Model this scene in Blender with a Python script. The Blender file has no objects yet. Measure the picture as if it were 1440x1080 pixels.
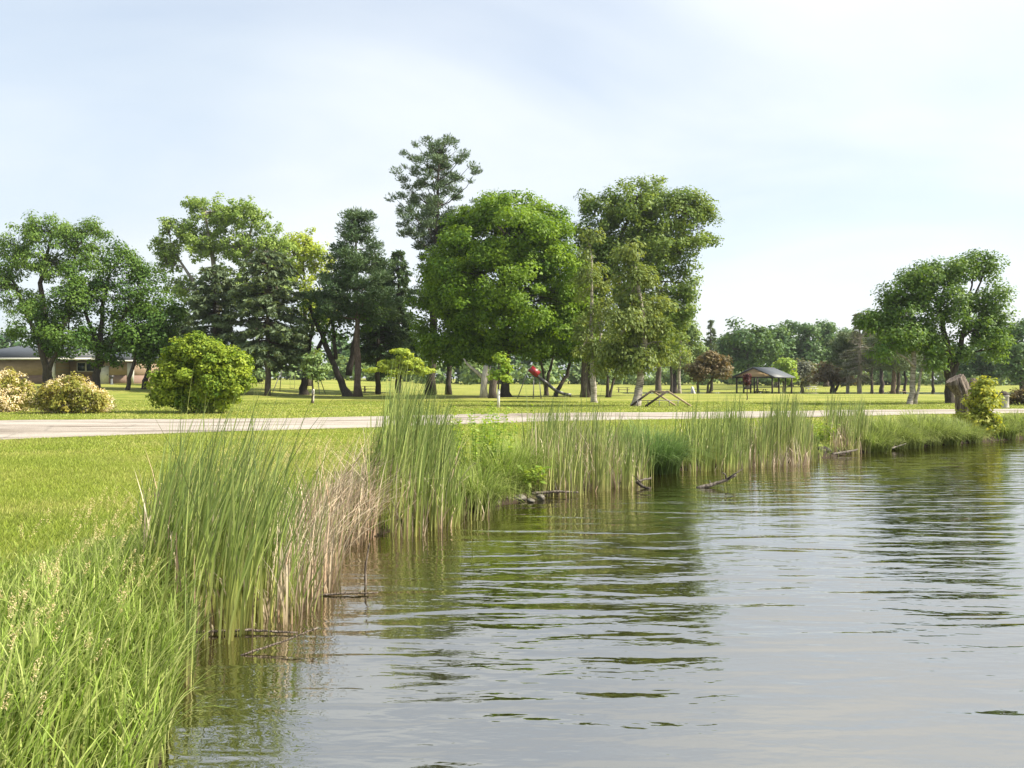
import bpy, math
import numpy as np
from mathutils import Vector

# ------------------------------------------------------------------ camera, sky, sun, exposure
scene = bpy.context.scene
F = 1080.0                     # focal length in photo pixels (photo 1440 x 1080)
EYE, HOR = 2.2, 530.0          # eye height above the water, horizon row
cam_d = bpy.data.cameras.new('camera')
cam = bpy.data.objects.new('camera', cam_d)
scene.collection.objects.link(cam)
cam.location = (0, 0, EYE)
cam.rotation_euler = (math.radians(90), 0, 0)
cam_d.sensor_width = 36.0
cam_d.lens = 36.0 * F / 1440.0
cam_d.shift_y = -(540.0 - HOR) / 1440.0
cam_d.clip_start = 0.1
cam_d.clip_end = 5000
scene.camera = cam

SUN_AZ, SUN_EL = math.radians(98), math.radians(42)   # azimuth clockwise from +Y (view direction)
world = bpy.data.worlds.new('World')
scene.world = world
world.use_nodes = True
nt = world.node_tree
nt.nodes.clear()
N, L = nt.nodes, nt.links
out = N.new('ShaderNodeOutputWorld')
sky = N.new('ShaderNodeTexSky')
sky.sky_type = 'NISHITA'
sky.sun_disc = False
sky.sun_elevation = SUN_EL
sky.sun_rotation = SUN_AZ
sky.altitude = 100
sky.air_density = 1.0
sky.dust_density = 2.5
sky.ozone_density = 1.4
bg1 = N.new('ShaderNodeBackground'); bg1.inputs[1].default_value = 0.09
L.new(sky.outputs[0], bg1.inputs[0])
bg2 = N.new('ShaderNodeBackground')
bg2.inputs[1].default_value = 0.1
tc = N.new('ShaderNodeTexCoord')
# flatten directions to a cloud-layer plane: dir.xy / (dir.z + 0.25)
sep = N.new('ShaderNodeSeparateXYZ'); L.new(tc.outputs['Generated'], sep.inputs[0])
ab = N.new('ShaderNodeMath'); ab.operation = 'ABSOLUTE'; L.new(sep.outputs[2], ab.inputs[0])
ad = N.new('ShaderNodeMath'); ad.operation = 'ADD'; ad.inputs[1].default_value = 0.22; L.new(ab.outputs[0], ad.inputs[0])
dx = N.new('ShaderNodeMath'); dx.operation = 'DIVIDE'; L.new(sep.outputs[0], dx.inputs[0]); L.new(ad.outputs[0], dx.inputs[1])
dy = N.new('ShaderNodeMath'); dy.operation = 'DIVIDE'; L.new(sep.outputs[1], dy.inputs[0]); L.new(ad.outputs[0], dy.inputs[1])
cmb = N.new('ShaderNodeCombineXYZ'); L.new(dx.outputs[0], cmb.inputs[0]); L.new(dy.outputs[0], cmb.inputs[1])
mp = N.new('ShaderNodeMapping'); mp.inputs['Rotation'].default_value = (0, 0, 0.5); mp.inputs['Location'].default_value = (3.3, 1.7, 0)
mp.inputs['Scale'].default_value = (0.7, 0.95, 1); L.new(cmb.outputs[0], mp.inputs[0])
n1 = N.new('ShaderNodeTexNoise'); n1.inputs['Scale'].default_value = 0.9; n1.inputs['Detail'].default_value = 5
n1.inputs['Roughness'].default_value = 0.5; n1.inputs['Distortion'].default_value = 0.6; L.new(mp.outputs[0], n1.inputs[0])
cr = N.new('ShaderNodeValToRGB'); L.new(n1.outputs[0], cr.inputs[0])
cr.color_ramp.elements[0].position = 0.30; cr.color_ramp.elements[0].color = (0.5, 0.5, 0.5, 1)
cr.color_ramp.elements[1].position = 0.66; cr.color_ramp.elements[1].color = (1, 1, 1, 1)
# cloud brightness varies too
n2 = N.new('ShaderNodeTexNoise'); n2.inputs['Scale'].default_value = 0.55; n2.inputs['Detail'].default_value = 4
n2.inputs['Distortion'].default_value = 0.4; L.new(mp.outputs[0], n2.inputs[0])
cr2 = N.new('ShaderNodeValToRGB'); L.new(n2.outputs[0], cr2.inputs[0])
cr2.color_ramp.elements[0].position = 0.33; cr2.color_ramp.elements[0].color = (3.25, 3.6, 3.92, 1)
cr2.color_ramp.elements[1].position = 0.64; cr2.color_ramp.elements[1].color = (4.5, 4.6, 4.62, 1)
L.new(cr2.outputs[0], bg2.inputs[0])
mixw = N.new('ShaderNodeMixShader')
L.new(cr.outputs[0], mixw.inputs[0]); L.new(bg1.outputs[0], mixw.inputs[1]); L.new(bg2.outputs[0], mixw.inputs[2])
L.new(mixw.outputs[0], out.inputs[0])

sun_d = bpy.data.lights.new('sun', 'SUN')
sun_d.energy = 4.3
sun_d.angle = math.radians(2.5)
sun_d.color = (1.0, 0.92, 0.76)
sun = bpy.data.objects.new('sun', sun_d)
scene.collection.objects.link(sun)
to_sun = Vector((math.sin(SUN_AZ) * math.cos(SUN_EL), math.cos(SUN_AZ) * math.cos(SUN_EL), math.sin(SUN_EL)))
sun.rotation_euler = to_sun.to_track_quat('Z', 'Y').to_euler()
sun.location = (30, 10, 40)

scene.view_settings.view_transform = 'Standard'
scene.view_settings.look = 'None'
scene.view_settings.gamma = 1
scene.view_settings.use_curve_mapping = False
scene.view_settings.exposure = 1.38
scene.render.engine = 'CYCLES'
scene.cycles.use_denoising = True
scene.cycles.max_bounces = 6
scene.cycles.transparent_max_bounces = 4
scene.cycles.caustics_reflective = False
scene.cycles.caustics_refractive = False

# ------------------------------------------------------------------ helpers
RNG = np.random.default_rng(11)
C = scene.collection


def at(x, y, d):
    return np.array([(x - 720.0) / F * d, d, EYE - (y - HOR) / F * d])


def X_at(x, d):
    return (x - 720.0) / F * d


def sstep(a, b, v):
    t = np.clip((v - a) / (b - a), 0, 1)
    return t * t * (3 - 2 * t)


def mk(name, V, quads=None, tris=None, mat=None, parent=None, tint=None, along=None, smooth=False, origin=None):
    """one mesh object from arrays; tint is a value per face, along a value per vertex"""
    V = np.asarray(V, dtype=np.float32).reshape(-1, 3)
    if origin is not None:
        V = V - np.asarray(origin, dtype=np.float32)
    q = np.zeros((0, 4), int) if quads is None or len(quads) == 0 else np.asarray(quads, int)
    t = np.zeros((0, 3), int) if tris is None or len(tris) == 0 else np.asarray(tris, int)
    me = bpy.data.meshes.new(name)
    me.vertices.add(len(V)); me.vertices.foreach_set('co', V.ravel())
    nl = q.size + t.size
    me.loops.add(nl)
    me.loops.foreach_set('vertex_index', np.concatenate([q.ravel(), t.ravel()]).astype(np.int32))
    nf = len(q) + len(t)
    me.polygons.add(nf)
    starts = np.concatenate([np.arange(len(q)) * 4, q.size + np.arange(len(t)) * 3]).astype(np.int32)
    me.polygons.foreach_set('loop_start', starts)
    if smooth:
        me.polygons.foreach_set('use_smooth', np.ones(nf, dtype=bool))
    if tint is not None:
        a = me.attributes.new('tint', 'FLOAT', 'FACE'); a.data.foreach_set('value', np.asarray(tint, dtype=np.float32))
    if along is not None:
        a = me.attributes.new('along', 'FLOAT', 'POINT'); a.data.foreach_set('value', np.asarray(along, dtype=np.float32))
    me.update(calc_edges=True)
    if mat is not None:
        me.materials.append(mat)
    o = bpy.data.objects.new(name, me)
    C.objects.link(o)
    if parent is not None:
        o.parent = parent
    return o


def tag(o, label=None, cat=None, group=None, kind=None):
    if label: o['label'] = label
    if cat: o['category'] = cat
    if group: o['group'] = group
    if kind: o['kind'] = kind
    return o


def thing(name, label, cat, loc, group=None, rotz=0.0):
    o = bpy.data.objects.new(name, None)
    o.empty_display_size = 0.3
    C.objects.link(o)
    o.location = tuple(float(v) for v in loc)
    o.rotation_euler = (0, 0, rotz)
    return tag(o, label, cat, group)


class MB:
    """collects tubes, boxes and prisms, then links them as one mesh"""
    def __init__(s):
        s.V, s.Q, s.T, s.n = [], [], [], 0

    def add(s, V, Q=None, T=None):
        V = np.asarray(V, float).reshape(-1, 3)
        if Q is not None and len(Q): s.Q.append(np.asarray(Q, int) + s.n)
        if T is not None and len(T): s.T.append(np.asarray(T, int) + s.n)
        s.V.append(V); s.n += len(V)

    def tube(s, pts, rad, n=8, wob=0.0, rng=None, cap=True):
        P = np.asarray(pts, float); R = np.broadcast_to(np.asarray(rad, float), (len(P),))
        D = np.gradient(P, axis=0); D /= np.linalg.norm(D, axis=1, keepdims=True) + 1e-9
        up = np.array([0.0, 0, 1.0]); m = np.abs(D[:, 2]) > 0.9
        U = np.where(m[:, None], np.array([1.0, 0, 0]), up)
        A = np.cross(D, U); A /= np.linalg.norm(A, axis=1, keepdims=True) + 1e-9
        if m.any() and not m.all():
            A = np.cross(D, np.array([0.31, 0.95, 0.05])); A /= np.linalg.norm(A, axis=1, keepdims=True) + 1e-9
        B = np.cross(D, A)
        th = np.arange(n) / n * 2 * math.pi
        rr = R[:, None] * np.ones(n)
        if wob and rng is not None:
            rr = rr * (1 + wob * rng.normal(size=(len(P), n)))
        V = P[:, None, :] + rr[:, :, None] * (np.cos(th)[None, :, None] * A[:, None, :] + np.sin(th)[None, :, None] * B[:, None, :])
        i = np.arange(len(P) - 1)[:, None] * n + np.arange(n)[None, :]
        j = np.arange(len(P) - 1)[:, None] * n + (np.arange(n)[None, :] + 1) % n
        Q = np.stack([i, j, j + n, i + n], -1).reshape(-1, 4)
        V = V.reshape(-1, 3); T = []
        if cap:
            V = np.vstack([V, P[:1], P[-1:]])
            a, b = len(V) - 2, len(V) - 1
            k = np.arange(n); kk = (k + 1) % n; e = (len(P) - 1) * n
            T = np.vstack([np.stack([np.full(n, a), kk, k], -1), np.stack([np.full(n, b), e + k, e + kk], -1)])
        s.add(V, Q, T)

    def box(s, c, size, rot=None):
        h = np.asarray(size, float) / 2
        V = np.array([[x, y, z] for x in (-1, 1) for y in (-1, 1) for z in (-1, 1)], float) * h
        if rot is not None: V = V @ np.asarray(rot).T
        s.add(V + np.asarray(c, float), [[0, 1, 3, 2], [4, 6, 7, 5], [0, 4, 5, 1], [2, 3, 7, 6], [0, 2, 6, 4], [1, 5, 7, 3]])

    def bar(s, a, b, w, h):
        """box section bar from a to b"""
        a, b = np.asarray(a, float), np.asarray(b, float)
        d = b - a; ln = np.linalg.norm(d); d /= ln
        u = np.array([0, 0, 1.0]) if abs(d[2]) < 0.95 else np.array([0, 1.0, 0])
        sd = np.cross(d, u); sd /= np.linalg.norm(sd); u2 = np.cross(sd, d)
        s.box((a + b) / 2, (ln, w, h), np.stack([d, sd, u2], 1))

    def build(s, name, mat, parent=None, origin=None, smooth=False, **kw):
        V = np.vstack(s.V)
        Q = np.vstack(s.Q) if s.Q else None
        T = np.vstack(s.T) if s.T else None
        return mk(name, V, Q, T, mat, parent, origin=origin, smooth=smooth, **kw)


def leaf_quads(P, Nn, size, rng, aspect=1.5, D=None):
    """pointed leaf quads at P facing Nn; D = preferred long direction"""
    n = len(P)
    if D is None:
        D = rng.normal(size=(n, 3))
    Nn = Nn / (np.linalg.norm(Nn, axis=1, keepdims=True) + 1e-9)
    D = D - Nn * (D * Nn).sum(1, keepdims=True)
    D /= np.linalg.norm(D, axis=1, keepdims=True) + 1e-9
    S = np.cross(Nn, D)
    l = (size * aspect)[:, None]; w = size[:, None]
    fold = Nn * w * 0.14
    V = np.stack([P - D * l * 0.5, P + S * w * 0.5 + fold + D * l * 0.05, P + D * l * 0.5, P - S * w * 0.5 + fold + D * l * 0.05], 1)
    Q = np.arange(n * 4).reshape(n, 4)
    return V.reshape(-1, 3), Q


def blades(root, h, az, lean, droop, width, nseg, rng, face=None):
    """curved grass blades. lean: sideways reach / height, droop: how far the tip comes down"""
    n = len(root)
    t = np.linspace(0, 1, nseg + 1)[None, :]
    hh, le, dr = h[:, None], lean[:, None], droop[:, None]
    r = le * hh * t ** 1.8
    z = hh * (t - dr * t ** 2.6)
    dx, dy = np.cos(az)[:, None], np.sin(az)[:, None]
    P = np.stack([root[:, 0:1] + dx * r, root[:, 1:2] + dy * r, root[:, 2:3] + z], -1)
    fa = (az + math.pi / 2 + rng.normal(0, 0.6, n)) if face is None else face
    sx = np.stack([np.cos(fa), np.sin(fa), np.zeros(n)], -1)[:, None, :]
    w = (width[:, None] * (1 - t ** 2.2 * 0.97) * 0.5)[:, :, None]
    Lf, Rt = P - sx * w, P + sx * w
    V = np.stack([Lf[:, :-1], Rt[:, :-1]], 2).reshape(n, nseg * 2, 3)
    V = np.concatenate([V, P[:, -1:]], 1)
    m = nseg * 2 + 1
    k = np.arange(nseg - 1)
    q = np.stack([2 * k, 2 * k + 1, 2 * k + 3, 2 * k + 2], -1)
    b = (np.arange(n) * m)
    Q = (b[:, None, None] + q[None]).reshape(-1, 4)
    T = b[:, None] + np.array([2 * nseg - 2, 2 * nseg - 1, 2 * nseg])[None]
    al = np.concatenate([np.repeat(t[:, :-1], 2, axis=1), t[:, -1:]], 1)
    al = np.broadcast_to(al, (n, m)).ravel()
    tint = rng.random(n)
    tq = np.repeat(tint, nseg - 1); tf = np.concatenate([tq, tint])
    return V.reshape(-1, 3), Q, T, tf, al


def blade_obj(name, mat, parent, origin, *args, **kw):
    V, Q, T, tf, al = blades(*args, **kw)
    return mk(name, V, Q, T, mat, parent, tint=tf, along=al, origin=origin)


# ------------------------------------------------------------------ materials
def newmat(name):
    m = bpy.data.materials.new(name); m.use_nodes = True
    t = m.node_tree; t.nodes.clear()
    o = t.nodes.new('ShaderNodeOutputMaterial')
    return m, t.nodes, t.links, o


def rgba(c): return (c[0], c[1], c[2], 1)


def leaf_mat(name, dark, light, trans=0.35, rough=0.55, spec=0.25, yellow=1.25):
    m, N, L, o = newmat(name)
    dark, light = [c * 1.4 for c in dark], [c * 1.4 for c in light]
    a = N.new('ShaderNodeAttribute'); a.attribute_name = 'tint'
    mx = N.new('ShaderNodeMix'); mx.data_type = 'RGBA'
    mx.inputs[6].default_value = rgba(dark); mx.inputs[7].default_value = rgba(light)
    L.new(a.outputs['Fac'], mx.inputs[0])
    p = N.new('ShaderNodeBsdfPrincipled'); p.inputs['Roughness'].default_value = rough
    p.inputs['Specular IOR Level'].default_value = spec
    L.new(mx.outputs[2], p.inputs['Base Color'])
    tr = N.new('ShaderNodeBsdfTranslucent')
    g = N.new('ShaderNodeMix'); g.data_type = 'RGBA'; g.blend_type = 'MULTIPLY'; g.inputs[0].default_value = 1
    g.inputs[7].default_value = (1.25 * yellow, 1.35, 0.6, 1)
    L.new(mx.outputs[2], g.inputs[6]); L.new(g.outputs[2], tr.inputs[0])
    ms = N.new('ShaderNodeMixShader'); ms.inputs[0].default_value = trans
    L.new(p.outputs[0], ms.inputs[1]); L.new(tr.outputs[0], ms.inputs[2]); L.new(ms.outputs[0], o.inputs[0])
    return m


def blade_mat(name, base, mid, tip, alt, trans=0.35, altpos=0.75):
    """grass blade: colour along the blade, some blades take the alt colour"""
    m, N, L, o = newmat(name)
    a = N.new('ShaderNodeAttribute'); a.attribute_name = 'along'
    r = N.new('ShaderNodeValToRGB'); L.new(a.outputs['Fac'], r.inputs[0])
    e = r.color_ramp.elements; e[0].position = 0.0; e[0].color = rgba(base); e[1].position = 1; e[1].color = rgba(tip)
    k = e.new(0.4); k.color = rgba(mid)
    b = N.new('ShaderNodeAttribute'); b.attribute_name = 'tint'
    rr = N.new('ShaderNodeValToRGB'); L.new(b.outputs['Fac'], rr.inputs[0])
    rr.color_ramp.elements[0].position = altpos - 0.35; rr.color_ramp.elements[0].color = (0, 0, 0, 1)
    rr.color_ramp.elements[1].position = min(1, altpos + 0.25); rr.color_ramp.elements[1].color = (1, 1, 1, 1)
    mx = N.new('ShaderNodeMix'); mx.data_type = 'RGBA'; mx.inputs[7].default_value = rgba(alt)
    L.new(rr.outputs[0], mx.inputs[0]); L.new(r.outputs[0], mx.inputs[6])
    k7 = N.new('ShaderNodeMath'); k7.operation = 'MULTIPLY'; k7.inputs[1].default_value = 37.7; L.new(b.outputs['Fac'], k7.inputs[0])
    kf = N.new('ShaderNodeMath'); kf.operation = 'FRACT'; L.new(k7.outputs[0], kf.inputs[0])
    km = N.new('ShaderNodeMapRange'); km.inputs[3].default_value = 0.55; km.inputs[4].default_value = 1.4; L.new(kf.outputs[0], km.inputs[0])
    mx0, mx = mx, N.new('ShaderNodeMix'); mx.data_type = 'RGBA'; mx.blend_type = 'MULTIPLY'; mx.inputs[0].default_value = 1
    L.new(mx0.outputs[2], mx.inputs[6]); L.new(km.outputs[0], mx.inputs[7])
    p = N.new('ShaderNodeBsdfPrincipled'); p.inputs['Roughness'].default_value = 0.5
    p.inputs['Specular IOR Level'].default_value = 0.25; L.new(mx.outputs[2], p.inputs['Base Color'])
    tr = N.new('ShaderNodeBsdfTranslucent'); L.new(mx.outputs[2], tr.inputs[0])
    ms = N.new('ShaderNodeMixShader'); ms.inputs[0].default_value = trans
    L.new(p.outputs[0], ms.inputs[1]); L.new(tr.outputs[0], ms.inputs[2]); L.new(ms.outputs[0], o.inputs[0])
    return m


def noise_mat(name, cols, scale=4.0, stretch=(1, 1, 1), rough=0.85, bump=0.0, detail=6, bscale=None, spec=0.2, lo=0.3, hi=0.7):
    m, N, L, o = newmat(name)
    tc = N.new('ShaderNodeTexCoord'); mp = N.new('ShaderNodeMapping'); mp.inputs['Scale'].default_value = stretch
    L.new(tc.outputs['Object'], mp.inputs[0])
    n = N.new('ShaderNodeTexNoise'); n.inputs['Scale'].default_value = scale; n.inputs['Detail'].default_value = detail
    n.inputs['Roughness'].default_value = 0.65; L.new(mp.outputs[0], n.inputs[0])
    r = N.new('ShaderNodeValToRGB'); L.new(n.outputs[0], r.inputs[0])
    e = r.color_ramp.elements
    e[0].position = lo; e[0].color = rgba(cols[0]); e[1].position = hi; e[1].color = rgba(cols[-1])
    for i, c in enumerate(cols[1:-1]):
        k = e.new(lo + (hi - lo) * (i + 1) / (len(cols) - 1)); k.color = rgba(c)
    p = N.new('ShaderNodeBsdfPrincipled'); p.inputs['Roughness'].default_value = rough
    p.inputs['Specular IOR Level'].default_value = spec
    L.new(r.outputs[0], p.inputs['Base Color'])
    if bump:
        n2 = N.new('ShaderNodeTexNoise'); n2.inputs['Scale'].default_value = bscale or scale * 2; n2.inputs['Detail'].default_value = 6
        L.new(mp.outputs[0], n2.inputs[0])
        b = N.new('ShaderNodeBump'); b.inputs['Strength'].default_value = 1; b.inputs['Distance'].default_value = bump
        L.new(n2.outputs[0], b.inputs['Height']); L.new(b.outputs[0], p.inputs['Normal'])
    L.new(p.outputs[0], o.inputs[0])
    return m


M = {}
M['maple'] = leaf_mat('maple_leaf', (0.037, 0.090, 0.009), (0.150, 0.228, 0.015), 0.39, yellow=1.16)
M['darkleaf'] = leaf_mat('dark_leaf', (0.024, 0.066, 0.012), (0.085, 0.145, 0.020), 0.34)
M['locust'] = leaf_mat('locust_leaf', (0.055, 0.115, 0.022), (0.14, 0.215, 0.045), 0.4)
M['olive'] = leaf_mat('birch_leaf', (0.060, 0.100, 0.024), (0.165, 0.205, 0.060), 0.38)
M['poplar'] = leaf_mat('poplar_leaf', (0.052, 0.100, 0.020), (0.155, 0.215, 0.050), 0.38)
M['pale'] = leaf_mat('pale_leaf', (0.10, 0.165, 0.036), (0.22, 0.285, 0.07), 0.4, yellow=1.1)
M['yellow'] = leaf_mat('yellow_leaf', (0.16, 0.23, 0.030), (0.32, 0.37, 0.060), 0.4)
M['bush'] = leaf_mat('bush_leaf', (0.055, 0.118, 0.012), (0.24, 0.285, 0.028), 0.36, yellow=1.1)
M['spruce'] = leaf_mat('spruce_needle', (0.045, 0.072, 0.036), (0.105, 0.140, 0.070), 0.22)
M['pine'] = leaf_mat('pine_needle', (0.026, 0.055, 0.024), (0.066, 0.105, 0.040), 0.2)
M['whitepine'] = leaf_mat('white_pine_needle', (0.040, 0.072, 0.036), (0.085, 0.125, 0.060), 0.2)
M['right'] = leaf_mat('elm_leaf', (0.032, 0.080, 0.014), (0.105, 0.175, 0.032), 0.35)
M['red'] = leaf_mat('reddish_leaf', (0.062, 0.058, 0.028), (0.140, 0.105, 0.052), 0.3, yellow=1.3)
M['grey'] = leaf_mat('grey_leaf', (0.075, 0.085, 0.065), (0.15, 0.16, 0.12), 0.3)
M['far'] = leaf_mat('far_leaf', (0.030, 0.070, 0.024), (0.080, 0.140, 0.042), 0.3)
M['farlight'] = leaf_mat('far_pale_leaf', (0.075, 0.130, 0.045), (0.16, 0.22, 0.075), 0.3)
M['maroon'] = leaf_mat('maroon_leaf', (0.035, 0.012, 0.015), (0.085, 0.030, 0.030), 0.25, yellow=1.5)
M['spirea'] = leaf_mat('spirea_leaf', (0.11, 0.14, 0.025), (0.27, 0.235, 0.055), 0.35)
M['blossom'] = leaf_mat('faded_blossom', (0.36, 0.30, 0.18), (0.62, 0.57, 0.44), 0.3)
M['vine'] = leaf_mat('vine_leaf', (0.085, 0.14, 0.020), (0.36, 0.37, 0.060), 0.4)
M['weed'] = leaf_mat('weed_leaf', (0.09, 0.17, 0.02), (0.24, 0.32, 0.05), 0.4)
M['bark'] = noise_mat('bark', [(0.045, 0.036, 0.030), (0.085, 0.070, 0.058), (0.15, 0.125, 0.105)], 5, (2.5, 2.5, 0.5), bump=0.05)
M['barkdark'] = noise_mat('dark_bark', [(0.025, 0.021, 0.018), (0.05, 0.042, 0.035), (0.085, 0.072, 0.06)], 5, (2.5, 2.5, 0.5), bump=0.05)
M['barkred'] = noise_mat('pine_bark', [(0.06, 0.042, 0.034), (0.12, 0.088, 0.072), (0.19, 0.145, 0.12)], 5, (2, 2, 0.6), bump=0.05)
M['birch'] = noise_mat('birch_bark', [(0.05, 0.045, 0.04), (0.22, 0.195, 0.165), (0.36, 0.33, 0.29)], 3.5, (0.6, 0.6, 3.2), bump=0.02, lo=0.34, hi=0.55)
M['whitebark'] = noise_mat('white_dead_wood', [(0.16, 0.13, 0.11), (0.42, 0.39, 0.35), (0.55, 0.52, 0.48)], 3.0, (2, 2, 0.7), bump=0.03)
M['deadwood'] = noise_mat('grey_dead_wood', [(0.11, 0.095, 0.085), (0.24, 0.215, 0.19), (0.36, 0.33, 0.30)], 4, (2, 2, 0.5), bump=0.03)
M['barkwet'] = noise_mat('wet_driftwood', [(0.035, 0.028, 0.022), (0.09, 0.075, 0.06), (0.20, 0.175, 0.15)], 6, (2, 2, 1), bump=0.03, rough=0.5)
M['cattail'] = blade_mat('cattail_blade', (0.42, 0.39, 0.13), (0.21, 0.28, 0.06), (0.13, 0.19, 0.065), (0.36, 0.41, 0.13), 0.36)
M['cattail_far'] = blade_mat('reed_blade', (0.46, 0.42, 0.18), (0.25, 0.31, 0.08), (0.15, 0.22, 0.07), (0.37, 0.39, 0.14), 0.36)
M['deadreed'] = blade_mat('dead_reed', (0.33, 0.25, 0.15), (0.55, 0.46, 0.32), (0.62, 0.54, 0.41), (0.40, 0.27, 0.19), 0.25)
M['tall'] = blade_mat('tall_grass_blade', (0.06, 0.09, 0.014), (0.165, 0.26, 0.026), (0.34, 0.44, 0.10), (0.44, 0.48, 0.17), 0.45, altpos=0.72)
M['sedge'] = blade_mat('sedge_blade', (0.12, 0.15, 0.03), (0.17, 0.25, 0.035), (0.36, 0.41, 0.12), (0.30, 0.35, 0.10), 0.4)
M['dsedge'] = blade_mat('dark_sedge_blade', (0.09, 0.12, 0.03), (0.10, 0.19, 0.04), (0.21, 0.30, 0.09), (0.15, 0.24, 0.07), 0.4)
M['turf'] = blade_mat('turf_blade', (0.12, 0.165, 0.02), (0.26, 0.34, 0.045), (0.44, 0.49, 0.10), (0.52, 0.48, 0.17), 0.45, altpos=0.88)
M['seed'] = leaf_mat('grass_seed_head', (0.33, 0.27, 0.14), (0.50, 0.43, 0.27), 0.3)
M['stone'] = noise_mat('stone', [(0.05, 0.045, 0.038), (0.13, 0.12, 0.10), (0.25, 0.235, 0.21)], 6, bump=0.03)
M['steel'] = noise_mat('weathered_steel', [(0.10, 0.10, 0.10), (0.17, 0.17, 0.165)], 8, rough=0.5, spec=0.5)
M['darksteel'] = noise_mat('dark_painted_steel', [(0.025, 0.025, 0.028), (0.05, 0.05, 0.052)], 8, rough=0.45, spec=0.5)
M['red_paint'] = noise_mat('red_paint', [(0.17, 0.006, 0.012), (0.23, 0.010, 0.016)], 3, rough=0.4, spec=0.5)
M['white_paint'] = noise_mat('white_paint', [(0.50, 0.49, 0.46), (0.64, 0.63, 0.60)], 5, rough=0.6)
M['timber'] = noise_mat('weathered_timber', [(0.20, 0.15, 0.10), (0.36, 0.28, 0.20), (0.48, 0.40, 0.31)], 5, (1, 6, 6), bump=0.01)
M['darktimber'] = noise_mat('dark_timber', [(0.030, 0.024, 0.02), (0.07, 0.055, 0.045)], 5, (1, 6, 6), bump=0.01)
M['greypaint'] = noise_mat('grey_paint', [(0.10, 0.11, 0.115), (0.16, 0.17, 0.175)], 5)
M['tan'] = noise_mat('tan_boards', [(0.40, 0.27, 0.14), (0.52, 0.37, 0.21)], 5, (7, 7, 0.4))
M['sawn'] = noise_mat('weathered_stump', [(0.045, 0.036, 0.03), (0.20, 0.16, 0.13), (0.38, 0.33, 0.285)], 7, (3.5, 3.5, 0.35), bump=0.10)
M['glass'] = noise_mat('window_glass', [(0.02, 0.035, 0.05), (0.03, 0.05, 0.07)], 2, rough=0.12, spec=0.6)
M['concrete'] = noise_mat('concrete', [(0.26, 0.24, 0.22), (0.42, 0.40, 0.37)], 6, bump=0.01)


def lawn_material():
    m, N, L, o = newmat('mown_lawn')
    g = N.new('ShaderNodeNewGeometry')

    def noise(scale, detail, stretch=None):
        n = N.new('ShaderNodeTexNoise'); n.inputs['Scale'].default_value = scale; n.inputs['Detail'].default_value = detail
        n.inputs['Roughness'].default_value = 0.7
        if stretch:
            mp = N.new('ShaderNodeMapping'); mp.inputs['Scale'].default_value = stretch; L.new(g.outputs['Position'], mp.inputs[0]); L.new(mp.outputs[0], n.inputs[0])
        else:
            L.new(g.outputs['Position'], n.inputs[0])
        return n
    a = noise(0.35, 9, (0.5, 1.3, 1)); b = noise(7.0, 8)
    r1 = N.new('ShaderNodeValToRGB'); L.new(a.outputs[0], r1.inputs[0])
    e = r1.color_ramp.elements; e[0].position = 0.38; e[0].color = (0.135, 0.178, 0.034, 1); e[1].position = 0.62; e[1].color = (0.320, 0.305, 0.095, 1)
    k = e.new(0.5); k.color = (0.230, 0.250, 0.056, 1)
    r2 = N.new('ShaderNodeValToRGB'); L.new(b.outputs[0], r2.inputs[0])
    e = r2.color_ramp.elements; e[0].position = 0.3; e[0].color = (0.62, 0.66, 0.5, 1); e[1].position = 0.7; e[1].color = (1.25, 1.22, 1.2, 1)
    mx = N.new('ShaderNodeMix'); mx.data_type = 'RGBA'; mx.blend_type = 'MULTIPLY'; mx.inputs[0].default_value = 1
    L.new(r1.outputs[0], mx.inputs[6]); L.new(r2.outputs[0], mx.inputs[7])
    # bare mud along the water's edge ("along" holds the distance to the shore)
    sp = N.new('ShaderNodeAttribute'); sp.attribute_name = 'along'
    mr = N.new('ShaderNodeMapRange'); mr.inputs[1].default_value = 0.10; mr.inputs[2].default_value = 0.45
    L.new(sp.outputs['Fac'], mr.inputs[0])
    mm = N.new('ShaderNodeMix'); mm.data_type = 'RGBA'; mm.inputs[6].default_value = (0.045, 0.034, 0.024, 1)
    L.new(mr.outputs[0], mm.inputs[0]); L.new(mx.outputs[2], mm.inputs[7])
    p = N.new('ShaderNodeBsdfPrincipled'); p.inputs['Roughness'].default_value = 0.9; p.inputs['Specular IOR Level'].default_value = 0.1
    L.new(mm.outputs[2], p.inputs['Base Color'])
    bb = N.new('ShaderNodeBump'); bb.inputs['Distance'].default_value = 0.05; bb.inputs['Strength'].default_value = 1
    L.new(b.outputs[0], bb.inputs['Height']); L.new(bb.outputs[0], p.inputs['Normal'])
    L.new(p.outputs[0], o.inputs[0])
    return m


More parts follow.
